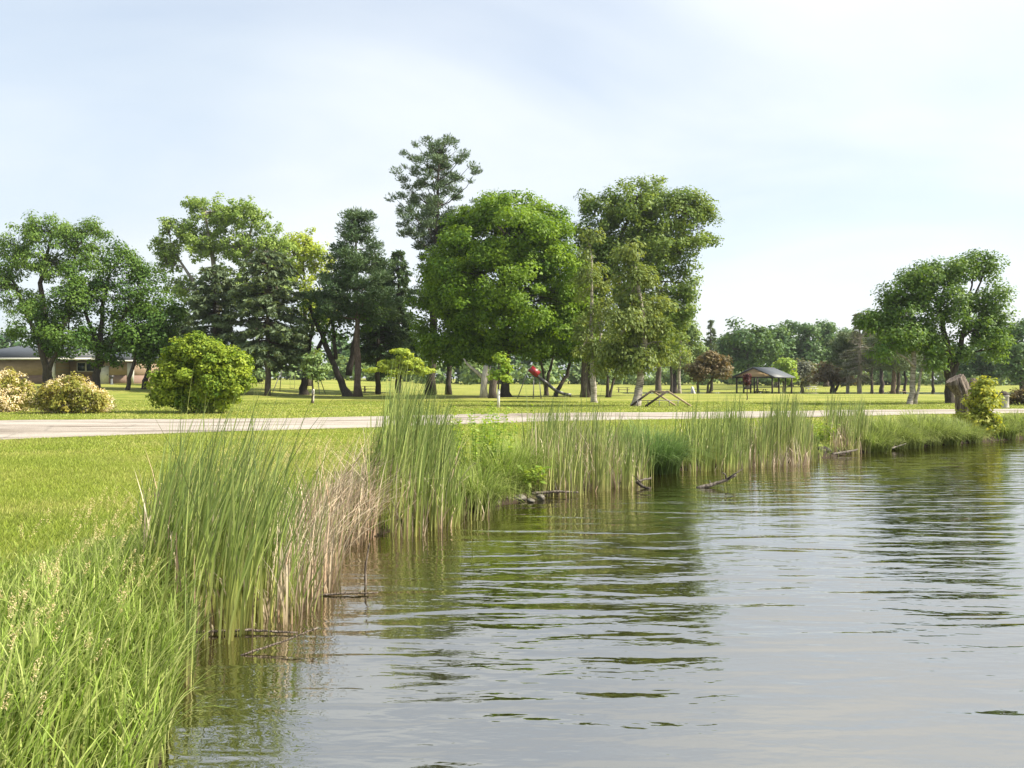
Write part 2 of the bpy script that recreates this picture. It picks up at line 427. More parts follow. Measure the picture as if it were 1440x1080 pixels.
def road_material():
    m, N, L, o = newmat('gravelly_asphalt')
    g = N.new('ShaderNodeNewGeometry')
    mp = N.new('ShaderNodeMapping'); mp.inputs['Rotation'].default_value = (0, 0, -0.36); mp.inputs['Scale'].default_value = (0.13, 1.1, 1)
    L.new(g.outputs['Position'], mp.inputs[0])
    n = N.new('ShaderNodeTexNoise'); n.inputs['Scale'].default_value = 0.9; n.inputs['Detail'].default_value = 9; n.inputs['Roughness'].default_value = 0.7
    L.new(mp.outputs[0], n.inputs[0])
    r = N.new('ShaderNodeValToRGB'); L.new(n.outputs[0], r.inputs[0])
    e = r.color_ramp.elements; e[0].position = 0.36; e[0].color = (0.15, 0.125, 0.10, 1); e[1].position = 0.58; e[1].color = (0.40, 0.37, 0.335, 1)
    k = e.new(0.47); k.color = (0.32, 0.285, 0.25, 1)
    f = N.new('ShaderNodeTexNoise'); f.inputs['Scale'].default_value = 22; f.inputs['Detail'].default_value = 6; L.new(g.outputs['Position'], f.inputs[0])
    r2 = N.new('ShaderNodeValToRGB'); L.new(f.outputs[0], r2.inputs[0])
    e = r2.color_ramp.elements; e[0].position = 0.3; e[0].color = (0.7, 0.68, 0.66, 1); e[1].position = 0.7; e[1].color = (1.15, 1.15, 1.15, 1)
    mx = N.new('ShaderNodeMix'); mx.data_type = 'RGBA'; mx.blend_type = 'MULTIPLY'; mx.inputs[0].default_value = 1
    L.new(r.outputs[0], mx.inputs[6]); L.new(r2.outputs[0], mx.inputs[7])
    # cracks
    vo = N.new('ShaderNodeTexVoronoi'); vo.feature = 'DISTANCE_TO_EDGE'; vo.inputs['Scale'].default_value = 0.33
    wv = N.new('ShaderNodeMix'); wv.data_type = 'RGBA'; wv.blend_type = 'ADD'; wv.inputs[0].default_value = 0.9
    L.new(g.outputs['Position'], wv.inputs[6]); L.new(n.outputs[1], wv.inputs[7]); L.new(wv.outputs[2], vo.inputs[0])
    cr_ = N.new('ShaderNodeMapRange'); cr_.inputs[1].default_value = 0.006; cr_.inputs[2].default_value = 0.03; cr_.inputs[3].default_value = 0.78; L.new(vo.outputs[0], cr_.inputs[0])
    mc = N.new('ShaderNodeMix'); mc.data_type = 'RGBA'; mc.blend_type = 'MULTIPLY'; mc.inputs[0].default_value = 1
    L.new(mx.outputs[2], mc.inputs[6]); L.new(cr_.outputs[0], mc.inputs[7])
    p = N.new('ShaderNodeBsdfPrincipled'); p.inputs['Roughness'].default_value = 0.9; L.new(mc.outputs[2], p.inputs['Base Color'])
    p.inputs['Specular IOR Level'].default_value = 0.15
    b = N.new('ShaderNodeBump'); b.inputs['Distance'].default_value = 0.02; L.new(f.outputs[0], b.inputs['Height']); L.new(b.outputs[0], p.inputs['Normal'])
    L.new(p.outputs[0], o.inputs[0])
    return m


def water_material():
    m, N, L, o = newmat('pond_water')
    g = N.new('ShaderNodeNewGeometry')

    def layer(scale, stretch, rot, detail, dist, rough=0.5):
        mp = N.new('ShaderNodeMapping'); mp.inputs['Rotation'].default_value = (0, 0, rot); mp.inputs['Scale'].default_value = stretch
        L.new(g.outputs['Position'], mp.inputs[0])
        n = N.new('ShaderNodeTexNoise'); n.inputs['Scale'].default_value = scale; n.inputs['Detail'].default_value = detail
        n.inputs['Distortion'].default_value = dist; n.inputs['Roughness'].default_value = rough
        L.new(mp.outputs[0], n.inputs[0]); return n
    a = layer(1.25, (0.50, 1.9, 1), 0.10, 1.5, 0.55, 0.4)
    b = layer(3.0, (0.42, 1.7, 1), -0.14, 2.0, 0.4, 0.45)
    c = layer(9.0, (0.6, 1.4, 1), 0.3, 2.0, 0.2)
    # gusts: patches of calmer and livelier water
    gst = layer(0.16, (0.7, 1.2, 1), 0.2, 2, 0.0)
    gr = N.new('ShaderNodeMapRange'); gr.inputs[1].default_value = 0.35; gr.inputs[2].default_value = 0.65; gr.inputs[3].default_value = 0.55; gr.inputs[4].default_value = 1.15
    L.new(gst.outputs[0], gr.inputs[0])

    def mul(s, k):
        q = N.new('ShaderNodeMath'); q.operation = 'MULTIPLY'; q.inputs[1].default_value = k; L.new(s, q.inputs[0]); return q.outputs[0]

    def add(s, t):
        q = N.new('ShaderNodeMath'); q.operation = 'ADD'; L.new(s, q.inputs[0]); L.new(t, q.inputs[1]); return q.outputs[0]
    h = add(add(mul(a.outputs[0], 0.036), mul(b.outputs[0], 0.015)), mul(c.outputs[0], 0.0036))
    q = N.new('ShaderNodeMath'); q.operation = 'MULTIPLY'; L.new(h, q.inputs[0]); L.new(gr.outputs[0], q.inputs[1])
    bp = N.new('ShaderNodeBump'); bp.inputs['Strength'].default_value = 1; bp.inputs['Distance'].default_value = 1.0
    L.new(q.outputs[0], bp.inputs['Height'])
    body = N.new('ShaderNodeBsdfDiffuse'); body.inputs[0].default_value = (0.017, 0.015, 0.004, 1)
    gl = N.new('ShaderNodeBsdfGlossy'); gl.inputs['Roughness'].default_value = 0.02; gl.inputs[0].default_value = (1.0, 0.965, 0.91, 1)
    fr = N.new('ShaderNodeFresnel'); fr.inputs[0].default_value = 1.4
    for q in (body, gl, fr): L.new(bp.outputs[0], q.inputs['Normal'])
    mr = N.new('ShaderNodeMapRange'); mr.inputs[3].default_value = 0.44; mr.inputs[4].default_value = 1.0; L.new(fr.outputs[0], mr.inputs[0])
    ms = N.new('ShaderNodeMixShader'); L.new(mr.outputs[0], ms.inputs[0]); L.new(body.outputs[0], ms.inputs[1]); L.new(gl.outputs[0], ms.inputs[2])
    L.new(ms.outputs[0], o.inputs[0])
    return m


def brick_material(name, c1, c2, mortar):
    m, N, L, o = newmat(name)
    tc = N.new('ShaderNodeTexCoord')
    mp = N.new('ShaderNodeMapping'); mp.inputs['Rotation'].default_value = (math.radians(90), 0, 0); L.new(tc.outputs['Object'], mp.inputs[0])
    b = N.new('ShaderNodeTexBrick'); b.inputs['Scale'].default_value = 1.0
    b.inputs['Color1'].default_value = rgba(c1); b.inputs['Color2'].default_value = rgba(c2); b.inputs['Mortar'].default_value = rgba(mortar)
    b.inputs['Brick Width'].default_value = 0.42; b.inputs['Row Height'].default_value = 0.21; b.inputs['Mortar Size'].default_value = 0.012
    L.new(mp.outputs[0], b.inputs[0])
    p = N.new('ShaderNodeBsdfPrincipled'); p.inputs['Roughness'].default_value = 0.9; L.new(b.outputs[0], p.inputs['Base Color']); L.new(p.outputs[0], o.inputs[0])
    return m


M['lawn'] = lawn_material(); M['road'] = road_material(); M['water'] = water_material()
M['brick'] = brick_material('tan_brick', (0.27, 0.195, 0.14), (0.33, 0.24, 0.175), (0.26, 0.22, 0.18))
M['brickdark'] = brick_material('brown_brick', (0.20, 0.13, 0.105), (0.25, 0.165, 0.13), (0.2, 0.17, 0.14))


def roof_material():
    m, N, L, o = newmat('grey_roofing')
    tc = N.new('ShaderNodeTexCoord'); w = N.new('ShaderNodeTexWave'); w.bands_direction = 'X'; w.inputs['Scale'].default_value = 1.1
    w.inputs['Distortion'].default_value = 0.3; L.new(tc.outputs['Object'], w.inputs[0])
    r = N.new('ShaderNodeValToRGB'); L.new(w.outputs[0], r.inputs[0])
    r.color_ramp.elements[0].color = (0.045, 0.052, 0.062, 1); r.color_ramp.elements[1].color = (0.085, 0.095, 0.11, 1)
    p = N.new('ShaderNodeBsdfPrincipled'); p.inputs['Roughness'].default_value = 0.55; L.new(r.outputs[0], p.inputs['Base Color']); L.new(p.outputs[0], o.inputs[0])
    return m


M['roof'] = roof_material()

# ------------------------------------------------------------------ the land
SHORE = np.array([(-1.2, -60), (-1.5, -20), (-1.7, -4), (-1.8, 2), (-2.05, 4.3), (-2.5, 5.5), (-2.85, 6.4), (-2.95, 7.4), (-2.65, 8.9), (-2.15, 10.2),
                  (-1.5, 11.6), (-0.7, 12.5), (-0.1, 13.4), (0.9, 14.6), (2.1, 15.7), (3.2, 17.8), (5.6, 19.3), (7.8, 20.4), (9.3, 21.7), (13.0, 24.4),
                  (18.2, 27.4), (30, 32.5), (60, 44), (110, 60), (200, 80)], float)
LAKE = np.vstack([SHORE, [(260, 60), (260, -60)]])


def shore_sd(X, Y):
    """signed distance to the shore, positive on land"""
    X = np.asarray(X, float); Y = np.asarray(Y, float)
    best = np.full(X.shape, 1e9)
    for (ax, ay), (bx, by) in zip(SHORE[:-1], SHORE[1:]):
        ex, ey = bx - ax, by - ay
        t = np.clip(((X - ax) * ex + (Y - ay) * ey) / (ex * ex + ey * ey), 0, 1)
        best = np.minimum(best, np.hypot(X - ax - t * ex, Y - ay - t * ey))
    ins = np.zeros(X.shape, bool)
    n = len(LAKE)
    for i in range(n):
        ax, ay = LAKE[i]; bx, by = LAKE[(i + 1) % n]
        if ay == by: continue
        c = ((ay > Y) != (by > Y)) & (X < (bx - ax) * (Y - ay) / (by - ay) + ax)
        ins ^= c
    return np.where(ins, -best, best)


def gz(X, Y, sd=None):
    X = np.asarray(X, float); Y = np.asarray(Y, float)
    s = shore_sd(X, Y) if sd is None else sd
    land = 0.06 + 0.26 * sstep(0.0, 0.7, s) + 0.10 * sstep(0.6, 3.0, s)
    z = np.where(s > 0, land, np.maximum(-0.9, 0.06 + s * 0.7))
    on = sstep(0.5, 3.0, s)
    z = z + on * (1.05 * sstep(-12, -42, X) * sstep(45, 85, Y))
    z = z - on * 0.66 * sstep(4, 22, X) * sstep(78, 104, Y) * (1 - 0.7 * sstep(118, 165, Y))
    z = z + on * 0.035 * (np.sin(X * 0.31 + 1.3) * np.sin(Y * 0.23) + np.sin(X * 0.13 - Y * 0.17))
    return z


def g1(x, y): return float(gz(np.array([x]), np.array([y]))[0])


def axis(parts):
    a = [np.arange(lo, hi, st) for lo, hi, st in parts]
    return np.concatenate(a + [[parts[-1][1]]])


gx = axis([(-420, -200, 20), (-200, -60, 7), (-60, -16, 1.5), (-16, -6, 0.5), (-6, 12, 0.22), (12, 32, 0.5), (32, 80, 1.5), (80, 260, 8), (260, 420, 20)])
gy = axis([(-120, -6, 6), (-6, 2, 0.6), (2, 22, 0.22), (22, 46, 0.5), (46, 130, 1.5), (130, 280, 6), (280, 420, 20)])
GX, GY = np.meshgrid(gx, gy)
GS = shore_sd(GX, GY)
GZ = gz(GX, GY, GS)
nx, ny = len(gx), len(gy)
ii = (np.arange(ny - 1)[:, None] * nx + np.arange(nx - 1)[None, :]).ravel()
ground = mk('ground', np.stack([GX, GY, GZ], -1), np.stack([ii, ii + 1, ii + nx + 1, ii + nx], -1), None, M['lawn'], smooth=True, along=GS.ravel())
tag(ground, 'sunlit mown lawn running down to the pond bank', kind='structure')

# water sheet
wx = np.array([-6.0, 300]); wy = np.array([-130, 110.0])
water = mk('water', [(-6, -130, 0), (300, -130, 0), (300, 110, 0), (-6, 110, 0)], [[0, 1, 2, 3]], None, M['water'])
tag(water, 'rippled brown green pond water reflecting trees and sky', kind='structure')

# road: one sheet between two edge lines
NEAR = np.array([(-60, 2), (-25, 14.6), (-14.1, 21.1), (-9.2, 23.7), (-5.3, 25.9), (-0.5, 28.6), (5.1, 30.9), (11.8, 33.3), (24.5, 36.9), (60, 45), (140, 62)], float)
FAR = np.array([(-70, 12), (-38, 24.5), (-20.9, 31.2), (-12.8, 33.0), (-7.1, 34.7), (-0.7, 36.2), (6.2, 37.6), (13.7, 39.1), (27.6, 41.8), (62, 50), (142, 68)], float)


def resample(P, n):
    s = np.concatenate([[0], np.cumsum(np.linalg.norm(np.diff(P, axis=0), axis=1))])
    u = np.linspace(0, s[-1], n)
    q = np.stack([np.interp(u, s, P[:, 0]), np.interp(u, s, P[:, 1])], -1)
    for _ in range(6):
        q[1:-1] = (q[:-2] + 2 * q[1:-1] + q[2:]) / 4
    return q


nr, nc = 420, 13
A, B = resample(NEAR, nr), resample(FAR, nr)
ed = lambda: 0.16 * np.convolve(RNG.normal(0, 1, nr), np.ones(3) / 3, 'same')
A[:, 1] += ed(); B[:, 1] += ed()
w = np.linspace(0, 1, nc)[None, :, None]
RP = A[:, None] * (1 - w) + B[:, None] * w
RZ = gz(RP[..., 0], RP[..., 1]) + 0.025 + 0.03 * (1 - (2 * w[..., 0] - 1) ** 2)
ii = (np.arange(nr - 1)[:, None] * nc + np.arange(nc - 1)[None, :]).ravel()
road = mk('road', np.concatenate([RP, RZ[..., None]], -1), np.stack([ii, ii + nc, ii + nc + 1, ii + 1], -1)[:, ::-1], None, M['road'], smooth=True)
tag(road, 'pale worn park road with gravel edges', kind='structure')


def road_side(X, Y):
    """-1 near side lawn, 0 on road, 1 beyond"""
    n = np.interp(X, NEAR[:, 0], NEAR[:, 1]); f = np.interp(X, FAR[:, 0], FAR[:, 1])
    return np.where(Y < n, -1, np.where(Y > f, 1, 0))


# ------------------------------------------------------------------ trees
def limb(a, b, rng, sag=0.0, n=5, j=0.06):
    a, b = np.asarray(a, float), np.asarray(b, float)
    t = np.linspace(0, 1, n)[:, None]
    P = a + (b - a) * t
    ln = np.linalg.norm(b - a)
    P[:, 2] += (sag * ln * (t * (1 - t)))[:, 0] * 4
    P[1:-1] += rng.normal(0, j * ln / n * 1.6, (n - 2, 3))
    return P


def fill_lobes(base, d, lobes, rc, fill, rng, shell, flat):
    """clump centres through the crown's lobes"""
    out = []
    for (lx, ly, rx, ry) in lobes:
        c = at(lx, ly, d); a, b = rx / F * d, ry / F * d
        c[1] += rng.uniform(-0.3, 0.3) * a
        dep = 0.5 * (a + min(a, b)) * 0.95
        n = max(4, int(fill * (a * b + a * dep + b * dep) * 1.33 / (rc * rc)))
        v = rng.normal(size=(n, 3)); v /= np.linalg.norm(v, axis=1, keepdims=True)
        r = rng.uniform(shell[0], shell[1], (n, 1)) ** 0.7
        r = r * np.where(rng.random((n, 1)) < 0.14, 1.10, 1.0)
        P = c + v * r * np.array([a, dep, b]) * (1 - 0.28 * rc / max(a, b))
        out.append((c, P, a))
    return out


DENS, LSIZE = 1.65, 0.78


def crown_leaves(cl, cc, rc, dens, size, rng, flat=0.75, needle=False, droop=0.0, aspect=1.5):
    """leaves of all clumps cl (n,3); cc = lobe centre per clump"""
    n = len(cl)
    dens, size = dens * DENS, size * LSIZE
    rad = rc * rng.uniform(0.6, 1.35, n)
    k = np.maximum(6, (dens * (rad / rc) ** 2).astype(int))
    idx = np.repeat(np.arange(n), k); m = len(idx)
    v = rng.normal(size=(m, 3)); v /= np.linalg.norm(v, axis=1, keepdims=True)
    r = rng.random((m, 1)) ** 0.45
    off = v * r * rad[idx][:, None]; off[:, 2] *= flat
    off[:, 2] -= droop * (off[:, 0] ** 2 + off[:, 1] ** 2) / rc
    P = cl[idx] + off
    outw = cl[idx] - cc[idx]; outw /= np.linalg.norm(outw, axis=1, keepdims=True) + 1e-6
    ct = rng.random(n)
    tint = np.clip(0.55 * ct[idx] + 0.45 * rng.random(m) + rng.normal(0, 0.06, m), 0, 1)
    s = size * rng.uniform(0.65, 1.35, m)
    if needle:
        D = v + np.array([0, 0, 0.55]) + 0.4 * outw
        V, Q = leaf_quads(P, rng.normal(size=(m, 3)), s * 0.32, rng, aspect=4.2, D=D)
    else:
        Nn = v * 0.55 + outw * 0.35 + np.array([0, 0, 0.55]) + rng.normal(0, 0.42, (m, 3))
        D = None
        if droop > 0:
            D = v + np.array([0, 0, -1.2])
        V, Q = leaf_quads(P, Nn, s, rng, aspect=aspect, D=D)
    return V, Q, tint


def tree(name, label, x, d, lobes, leaf, bark='bark', stems=None, size=None, rc=1.0, dens=70, fill=1.3, seed=0, group=None,
         shell=(0.35, 1.0), flat=0.75, needle=False, droop=0.0, twigs=0.5, wbase=10, aspect=1.5, base_z=None, cat='tree', trunkname='trunk', extra=None):
    rng = np.random.default_rng(seed + 1000)
    bx = X_at(x, d); bz = g1(bx, d) if base_z is None else base_z
    base = np.array([bx, d, bz])
    root = thing(name, label, cat, base, group)
    px = d / F
    size = size or d * 0.0031
    mb = MB(); nodes, nrad = [], []
    if stems is None:
        top = at(np.mean([l[0] for l in lobes]), np.mean([l[1] for l in lobes]), d)
        stems = [[(x, None, wbase), (x * 0.7 + 0.3 * (720 + top[0] / px), None, wbase * 0.7), (720 + top[0] / px, HOR + (EYE - top[2]) / px, wbase * 0.32)]]
    for st in stems:
        P = []
        for i, (sx, sy, sw) in enumerate(st):
            if sy is None:
                y0 = HOR + (EYE - bz) / px
                y1 = [q[1] for q in st if q[1] is not None][0]
                sy = y0 + (y1 - y0) * i / (len(st) - 1)
            p = at(sx, sy, d); p[1] += rng.normal(0, 0.12) * i
            P.append(np.append(p, sw * px / 2))
        P = np.array(P)
        if abs(P[0, 2] - bz) < 1.2: P[0, 2] = bz - 0.25
        t = np.linspace(0, len(P) - 1, (len(P) - 1) * 4 + 1)
        Q = np.stack([np.interp(t, np.arange(len(P)), P[:, j]) for j in range(4)], -1)
        Q[1:-1, :3] += rng.normal(0, 1, (len(Q) - 2, 3)) * np.minimum(0.05, Q[1:-1, 3:4] * 0.3)
        if abs(P[0, 2] - bz + 0.25) < 0.01:
            Q[0, 3] *= 1.75; Q[1, 3] *= 1.12      # root flare
        mb.tube(Q[:, :3], Q[:, 3], 9, 0.06, rng)
        nodes.append(Q[2:, :3]); nrad.append(Q[2:, 3])
    nodes, nrad = np.vstack(nodes), np.concatenate(nrad)
    cl, cc = [], []
    for c, P, a in fill_lobes(base, d, lobes, rc, fill, rng, shell, flat):
        dist = np.linalg.norm(nodes - c, axis=1) + 2.5 * np.maximum(0, nodes[:, 2] - c[2])
        k = int(np.argmin(dist))
        r0 = min(nrad[k] * 0.7, 0.05 + a * 0.028)
        lb = limb(nodes[k], c, rng, 0.06)
        mb.tube(lb, np.linspace(r0, r0 * 0.45, len(lb)), 6, cap=False)
        m = int(min(40, max(3, len(P) * twigs)))
        for q in rng.choice(len(P), min(m, len(P)), replace=False):
            s = lb[rng.integers(2, len(lb))]
            tw = limb(s, P[q], rng, 0.05, 4)
            mb.tube(tw, np.linspace(r0 * 0.42, 0.015, 4), 4, cap=False)
        cl.append(P); cc.append(np.repeat(c[None], len(P), 0))
    cl, cc = np.vstack(cl), np.vstack(cc)
    ok = cl[:, 2] > bz + 0.25
    cl, cc = cl[ok], cc[ok]
    tk = mb.build(trunkname, M[bark], root, base, smooth=True)
    if trunkname == 'stems': tk['kind'] = 'stuff'
    V, Q, tint = crown_leaves(cl, cc, rc, dens, size, rng, flat, needle, droop, aspect)
    V[:, 2] = np.maximum(V[:, 2], bz + 0.03)
    mk('crown', V, Q, None, M[leaf], root, tint=tint, origin=base)
    return root


def spruce(name, label, x, d, top_y, half_px, leaf='spruce', bark='bark', seed=0, low_y=None, dens=1.0, group=None, twpx=9, power=0.8, droop=0.35, bare=0.0):
    """conifer with whorled drooping boughs"""
    rng = np.random.default_rng(seed + 5000)
    bx = X_at(x, d); bz = g1(bx, d); base = np.array([bx, d, bz]); px = d / F
    root = thing(name, label, 'tree', base, group)
    top = at(x, top_y, d); H = top[2] - bz
    z0 = (EYE - (low_y - HOR) * px) - bz if low_y else 0.6
    mb = MB()
    zs = np.linspace(-0.2, H, 14)
    P = np.stack([bx + rng.normal(0, 0.05, 14), d + rng.normal(0, 0.05, 14), bz + zs], -1); P[-1, :2] = bx, d
    mb.tube(P, np.maximum(0.02, twpx * px / 2 * (1 - zs / H) ** 0.7), 9, 0.04, rng)
    Rm = half_px * px
    nlev = int(26 * dens) + 6
    allP, allD, allN = [], [], []
    for tz in np.linspace(0, 1, nlev):
        nb = rng.integers(6, 10)
        for a in rng.uniform(0, 2 * math.pi, nb):
            t = np.clip(tz + rng.normal(0, 0.012), 0, 0.985)
            ln = Rm * ((1 - t) ** power) * rng.uniform(0.45, 1.15) + 0.25
            if t < 0.12: ln *= 0.75
            zb = bz + z0 + (H - z0) * t
            n = 6; u = np.linspace(0, 1, n)
            rise = 0.25 * (t - 0.3)
            B = np.stack([bx + math.cos(a) * ln * u, d + math.sin(a) * ln * u, zb + ln * (rise * u - droop * u ** 2 + 0.16 * u ** 4)], -1)
            mb.tube(B, np.linspace(0.012 * ln + 0.015, 0.01, n), 4, cap=False)
            if rng.random() < bare: continue
            m = max(3, int(ln * 5.5))
            uu = rng.uniform(0.18, 1.0, m) ** 0.8
            S = np.stack([np.interp(uu, u, B[:, j]) for j in range(3)], -1)
            out = np.array([math.cos(a), math.sin(a), 0]); side = np.array([-math.sin(a), math.cos(a), 0])
            for _ in range(5):
                sg = rng.uniform(-1, 1, (m, 1))
                D = out * rng.uniform(0.3, 1, (m, 1)) + side * sg + np.array([0, 0, -1]) * rng.uniform(0.1, 0.9, (m, 1))
                Lq = 0.62 * rng.uniform(0.5, 1.2, m)
                allP.append(S + D / np.linalg.norm(D, axis=1, keepdims=True) * Lq[:, None] * 0.4 + rng.normal(0, 0.06, (m, 3)))
                allD.append(D); allN.append(Lq)
    P = np.vstack(allP); D = np.vstack(allD); S = np.concatenate(allN)
    Nn = rng.normal(size=P.shape) + np.array([0, 0, 0.8])
    V, Q = leaf_quads(P, Nn, S * 0.3, rng, aspect=3.4, D=D)
    mb.build('trunk', M[bark], root, base, smooth=True)
    mk('crown', V, Q, None, M[leaf], root, tint=np.clip(rng.normal(0.45, 0.25, len(Q)), 0, 1), origin=base)
    return root


def pine(name, label, x, d, top_y, half_px, low_y, leaf='pine', bark='barkred', seed=0, twpx=9, whorls=13, plate=0.7, asc=0.35, dens=60, lean_px=0,
         profile=None, gap=0.15, group=None, needle=0.34):
    """pine: bare lower trunk, tufted plates at the ends of whorled limbs"""
    rng = np.random.default_rng(seed + 9000)
    bx = X_at(x, d); bz = g1(bx, d); base = np.array([bx, d, bz]); px = d / F
    root = thing(name, label, 'tree', base, group)
    top = at(x + lean_px, top_y, d); H = top[2] - bz
    z0 = (EYE - (low_y - HOR) * px) - bz
    tt = np.linspace(0, 1, 16)
    P = np.stack([bx + (top[0] - bx) * tt + rng.normal(0, 0.05, 16), d + rng.normal(0, 0.06, 16), bz + H * tt], -1)
    P[0, 2] -= 0.25
    rad = np.maximum(0.03, twpx * px / 2 * (1 - tt) ** 0.75); rad[0] *= 1.5
    mb = MB(); mb.tube(P, rad, 9, 0.05, rng)
    Rm = half_px * px
    cl, cc = [], []
    for w_ in range(whorls):
        t = (w_ + 0.4) / whorls
        nb = rng.integers(5, 8)
        a0 = rng.uniform(0, 6.28)
        for b in range(nb):
            if rng.random() < gap: continue
            a = a0 + b / nb * 6.283 + rng.normal(0, 0.25)
            pr = profile(t) if profile else (1 - t) ** 0.75
            ln = Rm * pr * rng.uniform(0.65, 1.12) + 0.4
            zb = z0 + (H - z0) * t * 0.97
            c0 = np.array([np.interp(zb / H, tt, P[:, 0]), np.interp(zb / H, tt, P[:, 1]), bz + zb])
            u = np.linspace(0, 1, 5)
            B = np.stack([c0[0] + math.cos(a) * ln * u, c0[1] + math.sin(a) * ln * u, c0[2] + asc * ln * (0.35 * u + 0.65 * u ** 2)], -1)
            B[1:] += rng.normal(0, 0.03 * ln, (4, 3))
            mb.tube(B, np.linspace(0.03 + 0.012 * ln, 0.015, 5), 5, cap=False)
            m = max(2, int(ln * 1.15))
            for uu in np.linspace(0.42, 1.0, m):
                c = np.array([np.interp(uu, u, B[:, j]) for j in range(3)]) + rng.normal(0, 0.22, 3)
                cl.append(c); cc.append(c0)
                if rng.random() < 0.6:
                    sd = np.array([-math.sin(a), math.cos(a), 0.15]) * rng.choice([-1, 1]) * rng.uniform(0.4, 1.0) * plate
                    cl.append(c + sd); cc.append(c0)
                    mb.tube(np.array([c, c + sd * 0.5, c + sd]), [0.02, 0.015, 0.01], 4, cap=False)
    for k in range(4):
        cl.append(top + rng.normal(0, 0.25, 3) - np.array([0, 0, 0.3 * k])); cc.append(top - np.array([0, 0, 2]))
    cl, cc = np.array(cl), np.array(cc)
    V, Q, tint = crown_leaves(cl, cc, plate, dens, needle, rng, 0.6, True)
    mb.build('trunk', M[bark], root, base, smooth=True)
    mk('crown', V, Q, None, M[leaf], root, tint=tint, origin=base)
    return root


#TREES_BEGIN
# --- middle group
tree('maple_tree', 'big dense round bright green maple standing by the red slide', 712, 66,
     [(712, 335, 96, 60), (708, 405, 120, 72), (640, 390, 54, 66), (628, 452, 58, 60), (715, 455, 118, 55), (796, 455, 54, 58), (785, 388, 50, 62), (716, 300, 62, 36), (670, 322, 46, 36), (764, 322, 46, 36),
      (620, 484, 44, 28), (814, 470, 34, 38), (755, 485, 52, 20), (690, 490, 44, 20), (655, 490, 36, 20), (810, 415, 32, 40), (625, 375, 30, 40)],
     'maple', 'barkdark', [[(712, None, 13), (710, None, 11), (708, 440, 8), (706, 330, 4)]], size=0.215, rc=1.0, dens=104, fill=1.1, seed=1, twigs=0.25)
pine('white_pine', 'tall airy white pine rising above the maple', 605, 76, 203, 62, 360, 'whitepine', 'barkdark', seed=3, twpx=13, whorls=12, plate=0.62, asc=0.75, dens=48, lean_px=13,
     profile=lambda t: 0.75 + 0.6 * t if t < 0.45 else (1.05 - 1.0 * (t - 0.45) / 0.55 * 0.85), gap=0.3)
pine('pine_tree', 'straight dark pine trunk left of the white stump, crown behind the maple', 631, 77, 300, 55, 450, 'pine', 'barkdark', seed=4, twpx=8, whorls=9, dens=60)
pine('black_pine', 'dark cone topped pine with long bare reddish trunk in front of the spruces', 503, 70, 296, 50, 455, 'pine', 'barkred', seed=5, twpx=10, whorls=11, plate=0.8, asc=0.22, dens=80, gap=0.1, lean_px=-2,
     profile=lambda t: (0.85 if t < 0.2 else (1.05 - t) ** 0.8 * 1.1))
spruce('dark_spruce', 'dark full spruce behind the young yellow tree', 560, 84, 352, 52, 'pine', 'barkdark', seed=6, dens=1.2, low_y=520)
spruce('dark_spruce', 'black green spruce with dark short trunk between pine and maple', 532, 78, 362, 46, 'pine', 'barkdark', seed=7, dens=1.1, low_y=500, twpx=8)
spruce('grey_spruce', 'grey green drooping spruce, the taller of two behind the round bush', 376, 68, 352, 64, 'spruce', 'bark', seed=8, dens=1.0, low_y=505, twpx=9, power=0.36)
spruce('grey_spruce', 'grey green spruce directly behind the round yellow bush', 302, 70, 372, 52, 'spruce', 'bark', seed=9, dens=1.0, low_y=540, power=0.36)
spruce('grey_spruce', 'low broad spruce filling the gap beside the locust', 258, 80, 432, 40, 'spruce', 'barkdark', seed=10, dens=1.0, low_y=540)
tree('cottonwood_tree', 'tall open pale yellow green cottonwood with leaning limbs behind spruces', 300, 96,
     [(305, 300, 46, 30), (262, 325, 28, 22), (352, 305, 34, 28), (380, 345, 34, 40), (330, 350, 45, 36), (240, 350, 20, 22), (285, 345, 34, 30), (385, 400, 30, 40), (330, 410, 40, 34), (236, 318, 14, 18), (268, 288, 16, 14), (233, 372, 20, 26), (252, 405, 24, 30), (222, 345, 12, 18)],
     'pale', 'deadwood', [[(310, None, 12), (305, None, 9), (300, None, 7), (292, 300, 3)], [(308, 470, 7), (280, 410, 5), (240, 345, 2.5)], [(306, 440, 7), (345, 370, 5), (355, 305, 2.5)]],
     size=0.27, rc=0.62, dens=22, fill=0.95, seed=12, twigs=1.0, flat=0.8, shell=(0.1, 1.0))
tree('yellow_poplar', 'narrow pale yellow poplar between the cottonwood and dark pine', 432, 104,
     [(430, 345, 30, 26), (448, 372, 26, 40), (412, 380, 28, 40), (440, 430, 34, 40), (405, 345, 18, 20)], 'yellow', 'bark', None, size=0.30, rc=0.8, dens=28, fill=0.85, seed=13, shell=(0.15, 1.0), wbase=8)
tree('forked_tree', 'dark tree forking low in a wide V beside the black pine', 490, 71,
     [(440, 430, 34, 28), (465, 420, 32, 25), (520, 440, 30, 25), (480, 460, 30, 22)], 'darkleaf', 'barkdark',
     [[(490, None, 12), (476, None, 9), (452, 470, 7), (432, 425, 3.5)], [(490, 528, 9), (497, 490, 7), (508, 430, 3.5)], [(472, 505, 6), (468, 460, 5), (458, 425, 3)]],
     size=0.24, rc=0.9, dens=45, fill=0.7, seed=14)
tree('leaning_tree', 'dark trunked tree leaning up rightward behind the young guarded sapling', 427, 73,
     [(425, 465, 24, 22), (450, 450, 24, 24), (410, 480, 20, 16)], 'darkleaf', 'barkdark',
     [[(427, None, 12), (429, None, 10), (433, 490, 8), (440, 445, 4)], [(431, 520, 7), (448, 490, 6), (465, 450, 3)]], size=0.24, rc=0.85, dens=45, fill=0.7, seed=15)
